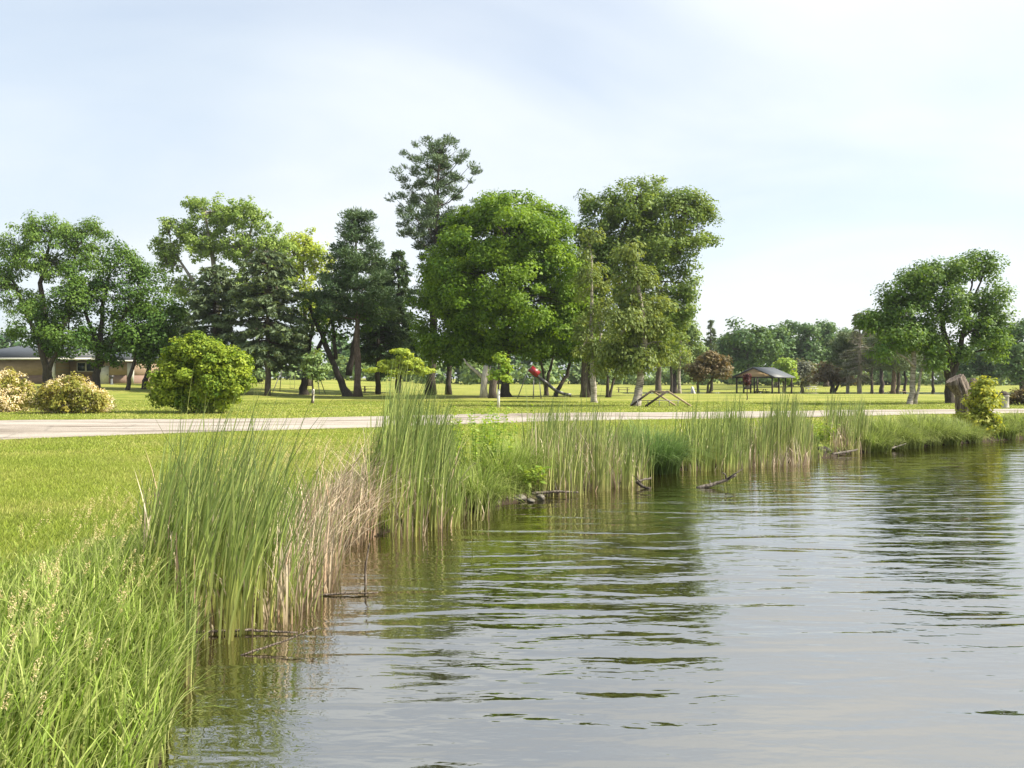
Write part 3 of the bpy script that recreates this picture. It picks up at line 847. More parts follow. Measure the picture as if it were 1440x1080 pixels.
# --- poplar and birches right of the maple
tree('poplar_tree', 'tallest broad poplar, crown spreading out above the birches', 829, 70,
     [(905, 272, 52, 32), (855, 290, 44, 36), (962, 300, 40, 34), (990, 320, 26, 34), (955, 355, 46, 34), (900, 330, 55, 42), (845, 350, 44, 46), (965, 400, 28, 30), (925, 395, 45, 34), (835, 420, 30, 46), (880, 420, 40, 40), (985, 290, 22, 18), (930, 440, 40, 30), (890, 300, 62, 45), (930, 345, 62, 48), (870, 385, 62, 50), (945, 300, 46, 40), (952, 430, 32, 34), (938, 472, 28, 32), (905, 470, 40, 36), (828, 325, 34, 48), (822, 385, 28, 50)],
     'poplar', 'bark', [[(829, None, 13), (832, None, 11), (842, 430, 9), (870, 340, 6), (895, 280, 3)], [(846, 430, 7), (900, 400, 5.5), (960, 330, 3)], [(838, 450, 6), (836, 380, 4.5), (845, 310, 2.5)]],
     size=0.22, rc=0.9, dens=62, fill=0.8, seed=20, twigs=0.5, shell=(0.25, 1.0))
tree('weeping_birch', 'leaning white barked birch with olive weeping crown behind the timber ramps', 897, 47.5,
     [(893, 400, 36, 44), (880, 455, 46, 46), (915, 440, 34, 40), (900, 490, 42, 34), (860, 500, 26, 30), (930, 480, 16, 34), (885, 360, 26, 26)], 'olive', 'birch',
     [[(894, None, 13), (901, None, 10), (905, 470, 7), (895, 380, 3.5)]], size=0.145, rc=0.62, dens=60, fill=1.15, seed=21, droop=0.5, twigs=0.4, aspect=2.0)
tree('birch_tree', 'upright grey white birch left of the weeping birch', 835, 54,
     [(832, 400, 30, 45), (840, 455, 34, 45), (822, 480, 24, 36), (850, 500, 22, 28), (828, 345, 20, 26)], 'olive', 'birch',
     [[(836, None, 9), (834, None, 8), (832, 470, 6), (832, 360, 2.5)], [(836, 530, 6), (844, 490, 4.5), (846, 440, 2.5)]], size=0.16, rc=0.7, dens=55, fill=0.85, seed=22, droop=0.4, aspect=1.9)
tree('rough_tree', 'dark ridged trunk just behind the grey white birch', 824, 66,
     [(815, 440, 26, 40), (828, 480, 24, 26)], 'olive', 'bark', [[(823, None, 10), (822, None, 9), (820, 440, 5)]], size=0.22, rc=0.9, dens=45, fill=0.8, seed=23)
tree('small_bush_tree', 'small multi stemmed dark tree between the two birches', 855, 66,
     [(850, 500, 26, 18), (872, 492, 24, 18), (858, 480, 26, 16)], 'darkleaf', 'barkdark', [[(855, None, 6), (854, None, 4), (850, 505, 2)], [(856, 550, 4), (864, 530, 3), (872, 500, 2)]], size=0.22, rc=0.8, dens=50, fill=0.9, seed=24)
tree('slim_tree', 'slim V stemmed tree behind the slide chute', 768, 74, [(765, 490, 22, 24), (785, 485, 22, 20)], 'darkleaf', 'bark',
     [[(768, None, 6), (770, None, 5), (777, 505, 3)], [(768, 540, 4), (763, 520, 3.5), (758, 495, 2)]], size=0.24, rc=0.9, dens=50, seed=25)
tree('crooked_tree', 'dark crooked tree leaning right beyond the end of the slide', 783, 68, [(802, 495, 22, 18), (812, 480, 18, 18)], 'darkleaf', 'barkdark',
     [[(779, None, 7), (786, 545, 6), (797, 528, 5), (806, 495, 3)]], size=0.24, rc=0.85, dens=50, seed=26)
# --- left group
tree('honey_locust', 'feathery light green honey locust towering over the brick building', 70, 74,
     [(60, 325, 46, 26), (105, 330, 42, 26), (20, 345, 38, 30), (125, 365, 32, 28), (70, 370, 50, 34), (10, 400, 40, 34), (-25, 370, 30, 40), (135, 320, 20, 16), (40, 430, 40, 28)], 'locust', 'barkdark',
     [[(66, None, 13), (67, None, 11), (62, 470, 9), (60, 400, 6), (62, 330, 3)], [(66, 505, 8), (40, 450, 5), (15, 385, 3)], [(66, 500, 8), (90, 450, 6), (110, 350, 3)]],
     size=0.155, rc=0.7, dens=46, fill=0.92, seed=30, shell=(0.15, 1.0), droop=0.25, twigs=0.9, aspect=2.2)
tree('dark_maple', 'dark green spreading maple with bare inner limbs left of the bush', 137, 70,
     [(165, 370, 42, 28), (120, 395, 36, 40), (205, 405, 38, 36), (165, 420, 50, 34), (225, 450, 26, 34), (190, 470, 46, 32), (130, 470, 40, 30), (215, 495, 28, 20), (160, 500, 30, 16)], 'darkleaf', 'barkdark',
     [[(135, None, 11), (137, None, 9), (140, 470, 7), (150, 390, 3.5)], [(140, 515, 7), (165, 470, 5), (185, 410, 3)], [(138, 490, 6), (120, 440, 4.5), (112, 400, 3)]],
     size=0.20, rc=0.92, dens=82, fill=0.85, seed=31, twigs=0.7)
tree('dark_maple', 'dark low maple in front of the grey roofed building', 66, 68,
     [(70, 440, 44, 26), (50, 465, 40, 24), (95, 475, 38, 24), (75, 490, 34, 14), (100, 420, 30, 30)], 'darkleaf', 'barkdark',
     [[(68, None, 13), (67, None, 11), (63, 495, 7), (50, 465, 4)], [(69, 520, 7), (80, 495, 5), (92, 470, 3)]], size=0.20, rc=0.88, dens=78, fill=0.9, seed=32)
tree('leaning_sapling', 'slender dark trunk leaning right before the sunlit brick wall', 181, 69,
     [(200, 490, 24, 18), (190, 470, 26, 18), (215, 475, 22, 20)], 'darkleaf', 'barkdark', [[(180, None, 6), (184, None, 5.5), (190, 500, 4), (196, 475, 2.5)]], size=0.24, rc=0.9, dens=55, seed=33)
tree('leaning_sapling', 'dark straight trunk close to the left edge of the round bush', 203, 71,
     [(225, 470, 26, 26), (240, 440, 22, 22), (212, 440, 24, 20)], 'darkleaf', 'barkdark', [[(202, None, 8), (204, None, 7), (208, 500, 5), (216, 455, 3)]], size=0.24, rc=0.9, dens=55, seed=34)
# --- saplings on the lawn
def guarded(name, label, x, d, lobes, leaf, seed, stem_top, gh=1.0, gw=0.2):
    t = tree(name, label, x, d, lobes, leaf, 'bark', [[(x, None, 3.2), (x, None, 2.2), (x, stem_top, 1.0)]], size=0.15, rc=0.34, dens=26, fill=0.8, seed=seed, twigs=0.9)
    b = np.array(t.location)
    m = MB(); m.tube(np.array([[b[0], b[1], b[2] - 0.05], [b[0], b[1], b[2] + gh * 0.5], [b[0] + 0.02, b[1], b[2] + gh]]), [gw / 2, gw / 2 * 0.95, gw / 2 * 0.93], 12)
    g = m.build('trunk_guard', M['white_paint'], t, b, smooth=False)
    g['label'] = 'white plastic trunk guard'
    return t
guarded('young_tree', 'thin grey green sapling with white trunk guard on open lawn', 440, 50,
        [(440, 500, 13, 12), (448, 515, 14, 14), (434, 515, 10, 14), (444, 530, 15, 8)], 'farlight', 40, 488, 0.95, 0.17)
guarded('young_tree', 'yellow green sapling with white trunk guard in front of the maple', 701, 46,
        [(702, 508, 12, 8), (708, 520, 15, 9), (696, 528, 13, 8), (712, 533, 10, 6)], 'weed', 41, 500, 1.1, 0.17)
tree('flat_tree', 'small flat topped yellow green tree behind the tall cattails', 561, 57,
     [(565, 498, 18, 8), (545, 512, 20, 7), (575, 512, 22, 8), (530, 521, 16, 5), (558, 524, 24, 6), (590, 524, 14, 5), (600, 520, 8, 4)], 'yellow', 'bark',
     [[(561, None, 2.6), (561, None, 2.2), (562, 510, 1.4)], [(561, 530, 2), (545, 520, 1.2)], [(561, 528, 2), (580, 518, 1.2)]], size=0.17, rc=0.38, dens=34, fill=1.0, seed=42, flat=0.45)
tree('maroon_sapling', 'tiny dark maroon lollipop tree on lawn before the picnic pavilion', 1051, 60, [(1051, 536, 5, 6), (1051, 529, 3.5, 4)], 'maroon', 'barkdark',
     [[(1051, None, 1.6), (1051, None, 1.3), (1051, 540, 1)]], size=0.13, rc=0.22, dens=40, fill=1.3, seed=43)
# --- right group
tree('spreading_elm', 'large spreading dark green tree with forked black trunk near the stump', 1335, 50,
     [(1330, 385, 40, 28), (1372, 375, 42, 22), (1395, 365, 22, 16), (1295, 395, 38, 30), (1272, 405, 36, 30), (1262, 425, 34, 30), (1385, 420, 38, 36), (1320, 430, 50, 38), (1245, 455, 36, 28), (1405, 455, 28, 34), (1365, 465, 48, 36), (1290, 470, 44, 30), (1400, 490, 26, 22), (1340, 498, 36, 18)],
     'right', 'barkdark', [[(1337, None, 13), (1335, None, 11), (1330, 500, 9), (1322, 430, 4.5)], [(1336, 535, 9), (1346, 505, 8), (1360, 440, 4.5)], [(1331, 530, 6), (1318, 500, 4.5), (1295, 470, 3)]],
     size=0.15, rc=0.66, dens=68, fill=1.0, seed=50, shell=(0.2, 1.0), twigs=0.4)
tree('white_birch', 'pale birch trunk standing alone left of the spreading tree', 1283, 49,
     [(1262, 470, 42, 30), (1240, 488, 30, 22), (1300, 480, 30, 24), (1275, 440, 34, 28), (1230, 450, 26, 24), (1310, 505, 14, 14)], 'right', 'birch',
     [[(1281, None, 9), (1285, None, 7.5), (1288, 500, 6), (1283, 450, 3)], [(1287, 545, 4), (1297, 520, 3), (1303, 500, 2)], [(1287, 515, 4), (1272, 503, 3), (1255, 490, 2)]], size=0.165, rc=0.7, dens=58, fill=0.8, seed=51, droop=0.25)
tree('dark_tree', 'large dark round tree at the pavilion, left of the gap in the skyline', 1052, 138,
     [(1050, 470, 36, 26), (1030, 490, 22, 26), (1072, 485, 24, 28), (1050, 505, 40, 22)], 'far', 'bark', None, size=0.5, rc=1.7, dens=55, fill=1.2, seed=60, wbase=7)
for k, (tx, ty, tw, dd, lab) in enumerate([(1092, 468, 20, 150, 'dark tree just behind the right end of the pavilion roof'), (1112, 460, 18, 160, 'narrow dark tree rising second behind the pavilion'),
                                         (1135, 462, 22, 152, 'dark rounded tree in the skyline mid way between pavilion and dead conifer'), (1162, 460, 24, 158, 'taller dark tree nearer the dead conifer'),
                                         (1190, 470, 20, 165, 'dark tree in the skyline right behind the dead conifer')]):
    tree('dark_tree', lab, tx, dd, [(tx, ty + 14, tw, 22), (tx - 8, ty + 36, tw * 0.9, 26), (tx + 8, ty + 38, tw * 0.9, 24), (tx, ty, tw * 0.6, 12)], 'far', 'bark', None, size=0.55, rc=1.8, dens=50, fill=1.1, seed=61 + k, wbase=6, group='dark trees behind the pavilion')
tree('round_tree', 'small light green round tree at the right end of the pavilion', 1102, 118, [(1102, 516, 15, 15), (1106, 528, 14, 12), (1096, 526, 12, 12)], 'weed', 'bark', None, size=0.4, rc=1.0, dens=45, seed=70, wbase=4)
tree('grey_shrub_tree', 'grey leaved low tree right of the pavilion', 1128, 122, [(1128, 520, 18, 16), (1138, 530, 16, 12), (1118, 532, 12, 12)], 'grey', 'bark', None, size=0.4, rc=1.0, dens=40, fill=0.9, seed=71, wbase=5)
tree('crab_apple', 'reddish low tree with dark trunk right of the grey leaved tree', 1172, 112, [(1172, 524, 24, 12), (1155, 528, 16, 10), (1188, 530, 16, 10)], 'red', 'barkdark',
     [[(1171, None, 7), (1171, None, 6), (1166, 532, 3)], [(1171, 548, 4), (1180, 538, 3), (1186, 530, 2)]], size=0.36, rc=0.9, dens=45, seed=72)
tree('crab_apple', 'russet crab apple with several trunks left of the pavilion', 990, 84, [(1000, 512, 26, 14), (980, 522, 20, 12), (1015, 524, 20, 11), (995, 502, 16, 8)], 'red', 'bark',
     [[(981, None, 4), (982, None, 3.5), (986, 525, 2)], [(998, 558, 3.5), (1000, 540, 3), (1004, 522, 2)], [(994, 558, 3.5), (996, 540, 3), (1012, 524, 2)]], size=0.27, rc=0.75, dens=48, seed=73)
tree('light_tree', 'pale green tree behind the weeping birch, tallest over the russet crab apple', 950, 108, [(945, 460, 34, 26), (965, 480, 30, 28), (930, 490, 26, 26), (958, 505, 34, 20), (935, 440, 18, 14)], 'farlight', 'bark',
     [[(948, None, 7), (948, None, 6), (947, 480, 3)]], size=0.36, rc=1.1, dens=52, fill=1.0, seed=74)
for k, (tx, dd, tw, lab) in enumerate([(926, 88, 9, 'thick rough trunk close to the weeping birch'), (955, 90, 5, 'thin pale trunk beyond the timber ramps'), (944, 94, 4, 'thin dark trunk between thick rough trunk and pale trunk')]):
    tree('rough_tree', lab, tx, dd, [(tx, 500, 12, 16), (tx + 3, 480, 10, 14)], 'olive', ['bark', 'birch', 'barkdark'][k], [[(tx, None, tw), (tx, None, tw * 0.85), (tx, 490, tw * 0.5)]], size=0.28, rc=0.85, dens=36, fill=0.8, seed=76 + k)
spruce('thin_conifer', 'thin sparse conifer on the skyline left of the big dark tree', 1000, 125, 450, 12, 'spruce', 'bark', seed=80, dens=0.7, bare=0.45, low_y=530, twpx=4)
# pines with bare trunks under the right tree, dead conifer
spruce('dead_conifer', 'bare grey dead conifer with tangled branches left of the spreading tree', 1209, 92, 440, 34, 'grey', 'deadwood', seed=81, dens=0.75, bare=0.72, low_y=535, twpx=7, droop=0.25)
for k, (tx, dd, tp, tw, bk, lab) in enumerate([(1192, 96, 470, 5, 'deadwood', 'thin grey pine trunk left of the dead conifer'), (1226, 104, 440, 4, 'bark', 'thin dark pine trunk right of the dead conifer'),
                                              (1240, 110, 450, 6, 'bark', 'second dark pine trunk right of the dead conifer'), (1257, 90, 455, 7, 'barkred', 'brown pine trunk with snapped pale branch behind the birch'),
                                              (1263, 94, 460, 5, 'bark', 'thin pine trunk touching the brown pine'), (1272, 100, 470, 4, 'barkdark', 'slim black pine trunk left of the pale birch'),
                                              (1312, 118, 480, 4, 'barkdark', 'far slim pine trunk between birch and spreading tree')]):
    pine('pine_tree', lab, tx, dd, tp, 24, 520, 'spruce', bk, seed=90 + k, twpx=tw, whorls=8, dens=40, gap=0.2, needle=0.4, group='pines right of the pavilion')
tree('edge_tree', 'bluish green tree cut by the right edge of the picture', 1438, 92, [(1445, 470, 32, 28), (1425, 490, 22, 24), (1450, 510, 36, 26), (1418, 515, 16, 16)], 'far', 'bark', None, size=0.33, rc=1.1, dens=55, seed=100, wbase=7)
tree('edge_tree', 'second bluish tree low behind the spreading tree at the right', 1385, 110, [(1380, 505, 24, 20), (1395, 520, 24, 16), (1362, 520, 20, 14)], 'far', 'bark', None, size=0.38, rc=1.1, dens=50, seed=101, wbase=6)
#TREES_END


# ------------------------------------------------------------------ far woods (one mass)
def woods(name, label, x0, x1, d0, n, hh, ww, leaf, seed, size, rc, per, dens):
    """a far wood: many overlapping domed crowns down to the ground, one mass"""
    rng = np.random.default_rng(seed)
    cl, cc = [], []
    for xs in np.linspace(x0, x1, n):
        d = d0 + rng.uniform(0, 30); X = X_at(xs + rng.normal(0, 12), d); zg = g1(X, d)
        h = rng.uniform(*hh); w_ = rng.uniform(*ww)
        v = rng.normal(size=(per, 3)); v /= np.linalg.norm(v, axis=1, keepdims=True); v[:, 1] = -np.abs(v[:, 1])
        c = np.array([X, d, zg + h * 0.52])
        cl.append(c + v * np.array([w_, w_ * 0.7, h * 0.5]) * rng.uniform(0.75, 1, (per, 1))); cc.append(np.repeat(c[None], per, 0))
    cl, cc = np.vstack(cl), np.vstack(cc)
    V, Q, tint = crown_leaves(cl, cc, rc, dens, size, rng, 0.8)
    V[:, 2] = np.maximum(V[:, 2], gz(V[:, 0], V[:, 1]) + 0.02)
    o = mk(name, V, Q, None, M[leaf], tint=tint)
    return tag(o, label, 'woods', kind='stuff')


woods('far_woods', 'distant dark green wood closing off the lawn', -700, 2150, 190, 90, (9, 14), (5, 8), 'far', 5, 1.25, 2.4, 26, 16)
woods('far_hedge', 'lighter green undergrowth along the foot of the wood', -600, 2050, 172, 150, (3.0, 5.8), (3.0, 5.0), 'farlight', 6, 0.9, 1.4, 14, 12)

# ------------------------------------------------------------------ shrubs beyond the road
def shrub(name, label, x, d, lobes, leaf, seed, size, rc, dens, fill, flowers=None, ndrop=0.0, wood='bark', nst=7, base_z=None):
    t = tree(name, label, x, d, lobes, leaf, wood, [[(x + (k - nst / 2) * 2.2, None, 2.0), (x + (k - nst / 2) * 5, None, 1.5), (x + (k - nst / 2) * 9, lobes[0][1], 0.8)] for k in range(nst)],
             size=size, rc=rc, dens=dens, fill=fill, seed=seed, cat='shrub', droop=ndrop, twigs=0.2, trunkname='stems', base_z=base_z)
    return t


shrub('round_bush', 'large round yellow green bush beyond the road', 280, 38,
      [(282, 525, 66, 46), (262, 505, 42, 34), (315, 525, 40, 38), (240, 540, 32, 36), (285, 552, 62, 26), (232, 555, 22, 20), (275, 490, 30, 18), (335, 530, 22, 26)], 'bush', 110, 0.12, 0.38, 72, 1.2)


def spirea(label, x, d, lobes, seed):
    t = shrub('spirea_bush', label, x, d, lobes, 'spirea', seed, 0.10, 0.30, 46, 1.3, ndrop=0.5)
    rng = np.random.default_rng(seed + 77)
    b = np.array(t.location)
    P = []
    for c, p, a in fill_lobes(b, d, lobes, 0.24, 1.5, rng, (0.85, 1.05), 0.8):
        P.append(p)
    P = np.vstack(P); P = P[P[:, 2] > b[2] + 0.1]
    V, Q, tint = crown_leaves(P, np.repeat(b[None], len(P), 0), 0.22, 16, 0.075, rng, 0.6, droop=0.9, aspect=1.4)
    V[:, 2] = np.maximum(V[:, 2], b[2] + 0.03)
    mk('blossom', V, Q, None, M['blossom'], t, tint=tint, origin=b)
    return t


spirea('mounded spirea with fading cream blossom right of its twin', 96, 37.5, [(95, 560, 46, 26), (75, 562, 32, 22), (125, 565, 30, 20), (98, 545, 34, 18)], 120)
spirea('pale cream blossoming spirea cut by the left edge of the picture', 5, 39, [(5, 552, 34, 34), (25, 562, 22, 22), (-20, 555, 30, 32)], 121)
shrub('brown_shrub', 'low russet shrub at the right edge beyond the road', 1438, 47, [(1436, 560, 24, 15), (1452, 558, 26, 16), (1422, 564, 12, 10)], 'red', 122, 0.12, 0.35, 50, 1.2)
shrub('low_shrub', 'small green shrub at the foot of the forked trunk', 1333, 49.5, [(1330, 571, 10, 5), (1342, 570, 8, 6)], 'right', 123, 0.1, 0.2, 40, 1.2, nst=1)

# dead white stump tree by the maple
def white_stump():
    d = 64; x = 680; b = np.array([X_at(x, d), d, 0.0]); b[2] = g1(b[0], d)
    t = thing('dead_stump', 'bleached white dead trunk with one bare arm left of the maple', 'stump', b)
    rng = np.random.default_rng(3); m = MB()
    P = np.array([at(679, 562, d), at(680, 545, d), at(682, 528, d), at(683, 514, d)]); P[0] = b - np.array([0, 0, 0.2])
    m.tube(P, np.array([8, 6.2, 5.5, 4]) * d / F / 1.25, 11, 0.1, rng)
    m.build('trunk', M['whitebark'], t, b, smooth=True)
    m = MB(); m.tube(np.array([at(679, 531, d), at(668, 521, d), at(657, 512, d), at(652, 504, d)]), np.array([2.6, 2.2, 1.6, 0.9]) * d / F, 7, 0.05, rng); m.build('branch', M['whitebark'], t, b, smooth=True)
    m = MB(); m.tube(np.array([at(683, 535, d), at(688, 525, d), at(690, 515, d)]), np.array([2.2, 1.8, 0.9]) * d / F, 7, 0.05, rng); m.build('branch', M['whitebark'], t, b, smooth=True)
    d = 62; b = np.array([X_at(693, d), d, 0.0]); b[2] = g1(b[0], d)
    t = thing('old_stump', 'thick brown broken trunk between white stump and guarded sapling', 'stump', b); m = MB()
    m.tube(np.array([b - np.array([0, 0, 0.2]), at(693, 550, d), at(694, 535, d), at(694, 522, d)]), np.array([7.5, 5.5, 5, 4.2]) * d / F, 11, 0.08, rng)
    m.build('trunk', M['bark'], t, b, smooth=True)


white_stump()


# ------------------------------------------------------------------ big carved-looking stump and vine at the bank
def big_stump():
    d = 30.5; b = np.array([X_at(1352, d), d, 0.0]); b[2] = g1(b[0], d)
    t = thing('tree_stump', 'tall weathered ribbed stump bending left beside the vine bush', 'stump', b)
    rng = np.random.default_rng(8)
    cx = [1360, 1357, 1355.5, 1350, 1345, 1342]; cy = [602, 572, 557, 547, 540, 532]; rw = [12, 10.5, 10.5, 12, 12, 10]
    n = 44; th = np.arange(n) / n * 2 * math.pi
    t2 = np.linspace(0, 5, 26); k = d / F
    X = np.interp(t2, range(6), cx); Yp = np.interp(t2, range(6), cy); R = np.interp(t2, range(6), rw) * k
    rib = 1 + 0.09 * np.sin(th * 9 + 0.5) + 0.06 * np.sin(th * 17 + 1.2) + 0.04 * rng.normal(size=n)
    V = []
    for i in range(26):
        c = at(X[i] - 0.0, Yp[i], d); tw = th + i * 0.035
        rr = R[i] * (1 + (rib - 1) * (1.3 + 0.5 * math.sin(i * 0.4))) * (1 + 0.02 * rng.normal(size=n))
        tilt = -0.55 * max(0, (i - 18) / 7)
        V.append(np.stack([c[0] + np.cos(tw) * rr, c[1] + np.sin(tw) * rr * 0.9, c[2] - np.cos(tw) * rr * tilt * 1.1 + np.sin(tw) * 0.02], -1))
    V = np.array(V).reshape(-1, 3)
    i = np.arange(25)[:, None] * n + np.arange(n); j = np.arange(25)[:, None] * n + (np.arange(n) + 1) % n
    Q = np.stack([i, j, j + n, i + n], -1).reshape(-1, 4)
    o = mk('trunk', V, Q, None, M['sawn'], t, origin=b, smooth=True)
    top = V[-n:]; V2 = np.vstack([top * 0.997 + top.mean(0) * 0.003, top.mean(0) - np.array([0, 0, 0.04])])
    mk('broken_top', V2, None, np.stack([np.arange(n), (np.arange(n) + 1) % n, np.full(n, n)], -1), M['sawn'], t, origin=b)
    m = MB()
    m.tube(np.array([at(1362, 600, d + .25), at(1366, 565, d + .3), at(1369, 545, d + .3), at(1372, 533, d + .3)]), np.array([9, 8, 7.5, 6]) * k, 14, 0.08, rng)
    m.build('side_trunk', M['sawn'], t, b, smooth=True)


big_stump()
shrub('vine_bush', 'yellow green leafy vine bush climbing the bank beside the stump', 1383, 27.2,
      [(1383, 548, 18, 17), (1386, 568, 22, 20), (1376, 590, 24, 14), (1388, 600, 22, 16), (1348, 588, 15, 9), (1380, 614, 20, 10), (1358, 603, 18, 12), (1378, 558, 12, 14)], 'vine', 130, 0.105, 0.28, 46, 1.3, nst=5, base_z=0.02)


def lathe(m, c, prof, n=16):
    P = [np.array([c[0], c[1], c[2] + z]) for r, z in prof]
    th = np.arange(n) / n * 2 * math.pi
    V = np.array([[[c[0] + r * math.cos(a), c[1] + r * math.sin(a), c[2] + z] for a in th] for r, z in prof]).reshape(-1, 3)
    k = len(prof)
    i = np.arange(k - 1)[:, None] * n + np.arange(n); j = np.arange(k - 1)[:, None] * n + (np.arange(n) + 1) % n
    m.add(V, np.stack([i, j, j + n, i + n], -1).reshape(-1, 4))


d = 43.5; b = np.array([X_at(1412, d), d, 0.0]); b[2] = g1(b[0], d)
t = thing('litter_bin', 'round concrete litter bin with domed dark lid near the right edge', 'bin', b)
m = MB(); lathe(m, b, [(0.01, -0.05), (0.26, -0.05), (0.27, 0.0), (0.26, 0.04), (0.24, 0.08), (0.24, 0.62), (0.26, 0.64), (0.26, 0.70), (0.01, 0.70)], 20); m.build('bin_body', M['concrete'], t, b)
m = MB(); lathe(m, b, [(0.22, 0.702), (0.24, 0.74), (0.22, 0.82), (0.14, 0.90), (0.07, 0.94), (0.01, 0.95)], 20); m.build('lid', M['bark'], t, b, smooth=True)


# ------------------------------------------------------------------ playground things
def slide():
    d = 61; k = d / F
    b = at(745, 560, d); b[2] = g1(b[0], d)
    t = thing('slide', 'playground slide with red box top and dark chute under the maple', 'slide', b)
    top = at(748, 524, d); end = at(782, 553, d); end[2] = g1(end[0], d) + 0.55; out = at(803, 560, d); out[2] = g1(out[0], d) + 0.22
    # red hood: open box seen tilted with the chute
    dirv = (end - top) / np.linalg.norm(end - top); nrm = np.cross(np.array([0, 1.0, 0]), dirv); nrm = nrm if nrm[2] > 0 else -nrm
    R = np.stack([dirv, np.array([0, 1.0, 0]), nrm], 1)
    m = MB()
    for sy in (-0.42, 0.42):
        m.box(top + dirv * 0.1 + np.array([0, sy, 0]) + nrm * 0.18, (0.82, 0.05, 0.52), R)
    m.box(top + dirv * 0.1 + nrm * 0.46, (0.82, 0.89, 0.04), R)
    m.build('hood', M['red_paint'], t, b)
    # chute: trough
    pts = np.array([top - dirv * 0.3, top + (end - top) * 0.35, top + (end - top) * 0.7, end, (end + out) / 2 + np.array([0, 0, -0.06]), out])
    m = MB()
    for a, c in zip(pts[:-1], pts[1:]):
        m.bar(a, c, 0.62, 0.05)
        for sy in (-0.34, 0.34):
            m.bar(a + np.array([0, sy, 0.08]), c + np.array([0, sy, 0.08]), 0.05, 0.24)
    m.build('chute', M['darksteel'], t, b)
    # ladder: two rails, rungs
    m = MB(); fb = at(727, 560, d); fb[2] = g1(fb[0], d)
    for sy in (-0.3, 0.3):
        m.tube(np.array([fb + np.array([0, sy, -0.1]), top + np.array([-0.25, sy, 0.35])]), 0.035, 6)
    m.build('ladder_rail', M['steel'], t, b)
    for r in np.linspace(0.1, 0.88, 9):
        m = MB(); c = fb * (1 - r) + (top + np.array([-0.25, 0, 0.35])) * r
        m.tube(np.array([c + np.array([0, -0.3, 0]), c + np.array([0, 0.3, 0])]), 0.025, 5); m.build('rung', M['steel'], t, b)
    for sx, sy in ((749, -0.7), (751, 0.7), (760, -0.6), (762, 0.6)):
        m = MB(); f = at(sx, 560, d) + np.array([0, sy, 0]); f[2] = g1(f[0], f[1]) - 0.1
        hi = top + dirv * (0.2 if sx < 755 else 0.75) + np.array([0, sy * 0.45, -0.05])
        m.tube(np.array([f, hi]), 0.03, 6); m.build('leg', M['steel'], t, b)


slide()


def ramps():
    d = 45.5
    b = at(930, 573, d); b[2] = g1(b[0], d)
    t = thing('timber_climber', 'pair of A shaped timber ramps on steel frame by the birch', 'climber', b)
    def gp(x, y): return at(x, y, d)
    zt = 0.92
    for i, (xa, xm, xb, oy) in enumerate([(891, 920, 954, 0.9), (906, 936, 969, -0.4)]):
        A = np.array([X_at(xa, d), d + oy, 0]); A[2] = g1(A[0], A[1]) + 0.05
        T = np.array([X_at(xm, d), d + oy, b[2] + zt]); B = np.array([X_at(xb, d), d + oy, 0]); B[2] = g1(B[0], B[1]) + 0.05
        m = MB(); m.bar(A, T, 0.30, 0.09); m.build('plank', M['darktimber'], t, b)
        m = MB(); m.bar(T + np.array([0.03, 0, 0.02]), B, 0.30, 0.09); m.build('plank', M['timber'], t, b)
    m = MB(); m.bar(np.array([X_at(921, d), d + 0.75, b[2] + zt - 0.02]), np.array([X_at(935, d), d - 0.25, b[2] + zt - 0.02]), 0.22, 0.08); m.build('top_plank', M['timber'], t, b)
    for x, y in ((899, 0.6), (928, 0.2), (955, 0.3), (912, 0.2), (943, 0.4)):
        m = MB(); f = np.array([X_at(x, d), d + y, 0]); f[2] = g1(f[0], f[1]) - 0.05
        m.tube(np.array([f, f + np.array([0, 0, 0.42])]), 0.025, 6); m.build('leg', M['steel'], t, b)
    m = MB(); m.tube(np.array([[X_at(899, d), d + 0.4, b[2] + 0.36], [X_at(958, d), d + 0.3, b[2] + 0.36]]), 0.022, 6); m.build('frame_bar', M['steel'], t, b)


ramps()


def swing_set():
    d = 76; a, c = at(396, 521, d), at(446, 521, d)
    b = at(421, 560, d); b[2] = g1(b[0], d)
    t = thing('swing_set', 'thin metal swing frame standing behind the guarded sapling', 'swing set', b)
    m = MB(); m.tube(np.array([a, c]), 0.04, 6); m.build('top_bar', M['steel'], t, b)
    for e, sx in ((a, -1), (c, 1)):
        for sy in (-1.2, 1.2):
            f = e + np.array([sx * 0.55, sy, 0]); f[2] = g1(f[0], f[1]) - 0.1
            m = MB(); m.tube(np.array([f, e]), 0.04, 6); m.build('leg', M['steel'], t, b)
    for u in (0.3, 0.7):
        p = a * (1 - u) + c * u; z = b[2] + 0.5
        m = MB()
        for sx in (-0.22, 0.22):
            m.tube(np.array([[p[0] + sx, p[1], p[2]], [p[0] + sx, p[1], z]]), 0.012, 4)
        s = m.build('chain', M['steel'], t, b)
        m = MB(); m.box((p[0], p[1], z), (0.5, 0.18, 0.04)); m.build('seat', M['darksteel'], t, b)


swing_set()


def picnic(label, x, y, d, rz, mat='timber'):
    b = at(x, y, d); b[2] = g1(b[0], d)
    t = thing('picnic_table', label, 'picnic table', b, 'picnic tables under the trees', rz)
    for oy in (-0.3, -0.1, 0.1, 0.3):
        m = MB(); m.box((0, oy, 0.75), (1.8, 0.18, 0.045)); m.build('tabletop_plank', M[mat], t)
    for oy in (-0.72, 0.72):
        m = MB(); m.box((0, oy, 0.45), (1.8, 0.26, 0.045)); m.build('bench_plank', M[mat], t)
    for ox in (-0.6, 0.6):
        for sy in (-1, 1):
            m = MB(); m.bar((ox, sy * 0.65, 0), (ox, sy * 0.2, 0.73), 0.09, 0.05); m.build('leg', M[mat], t)
        m = MB(); m.box((ox + 0.06, 0, 0.40), (0.05, 1.6, 0.1)); m.build('crossbar', M[mat], t)
    return t


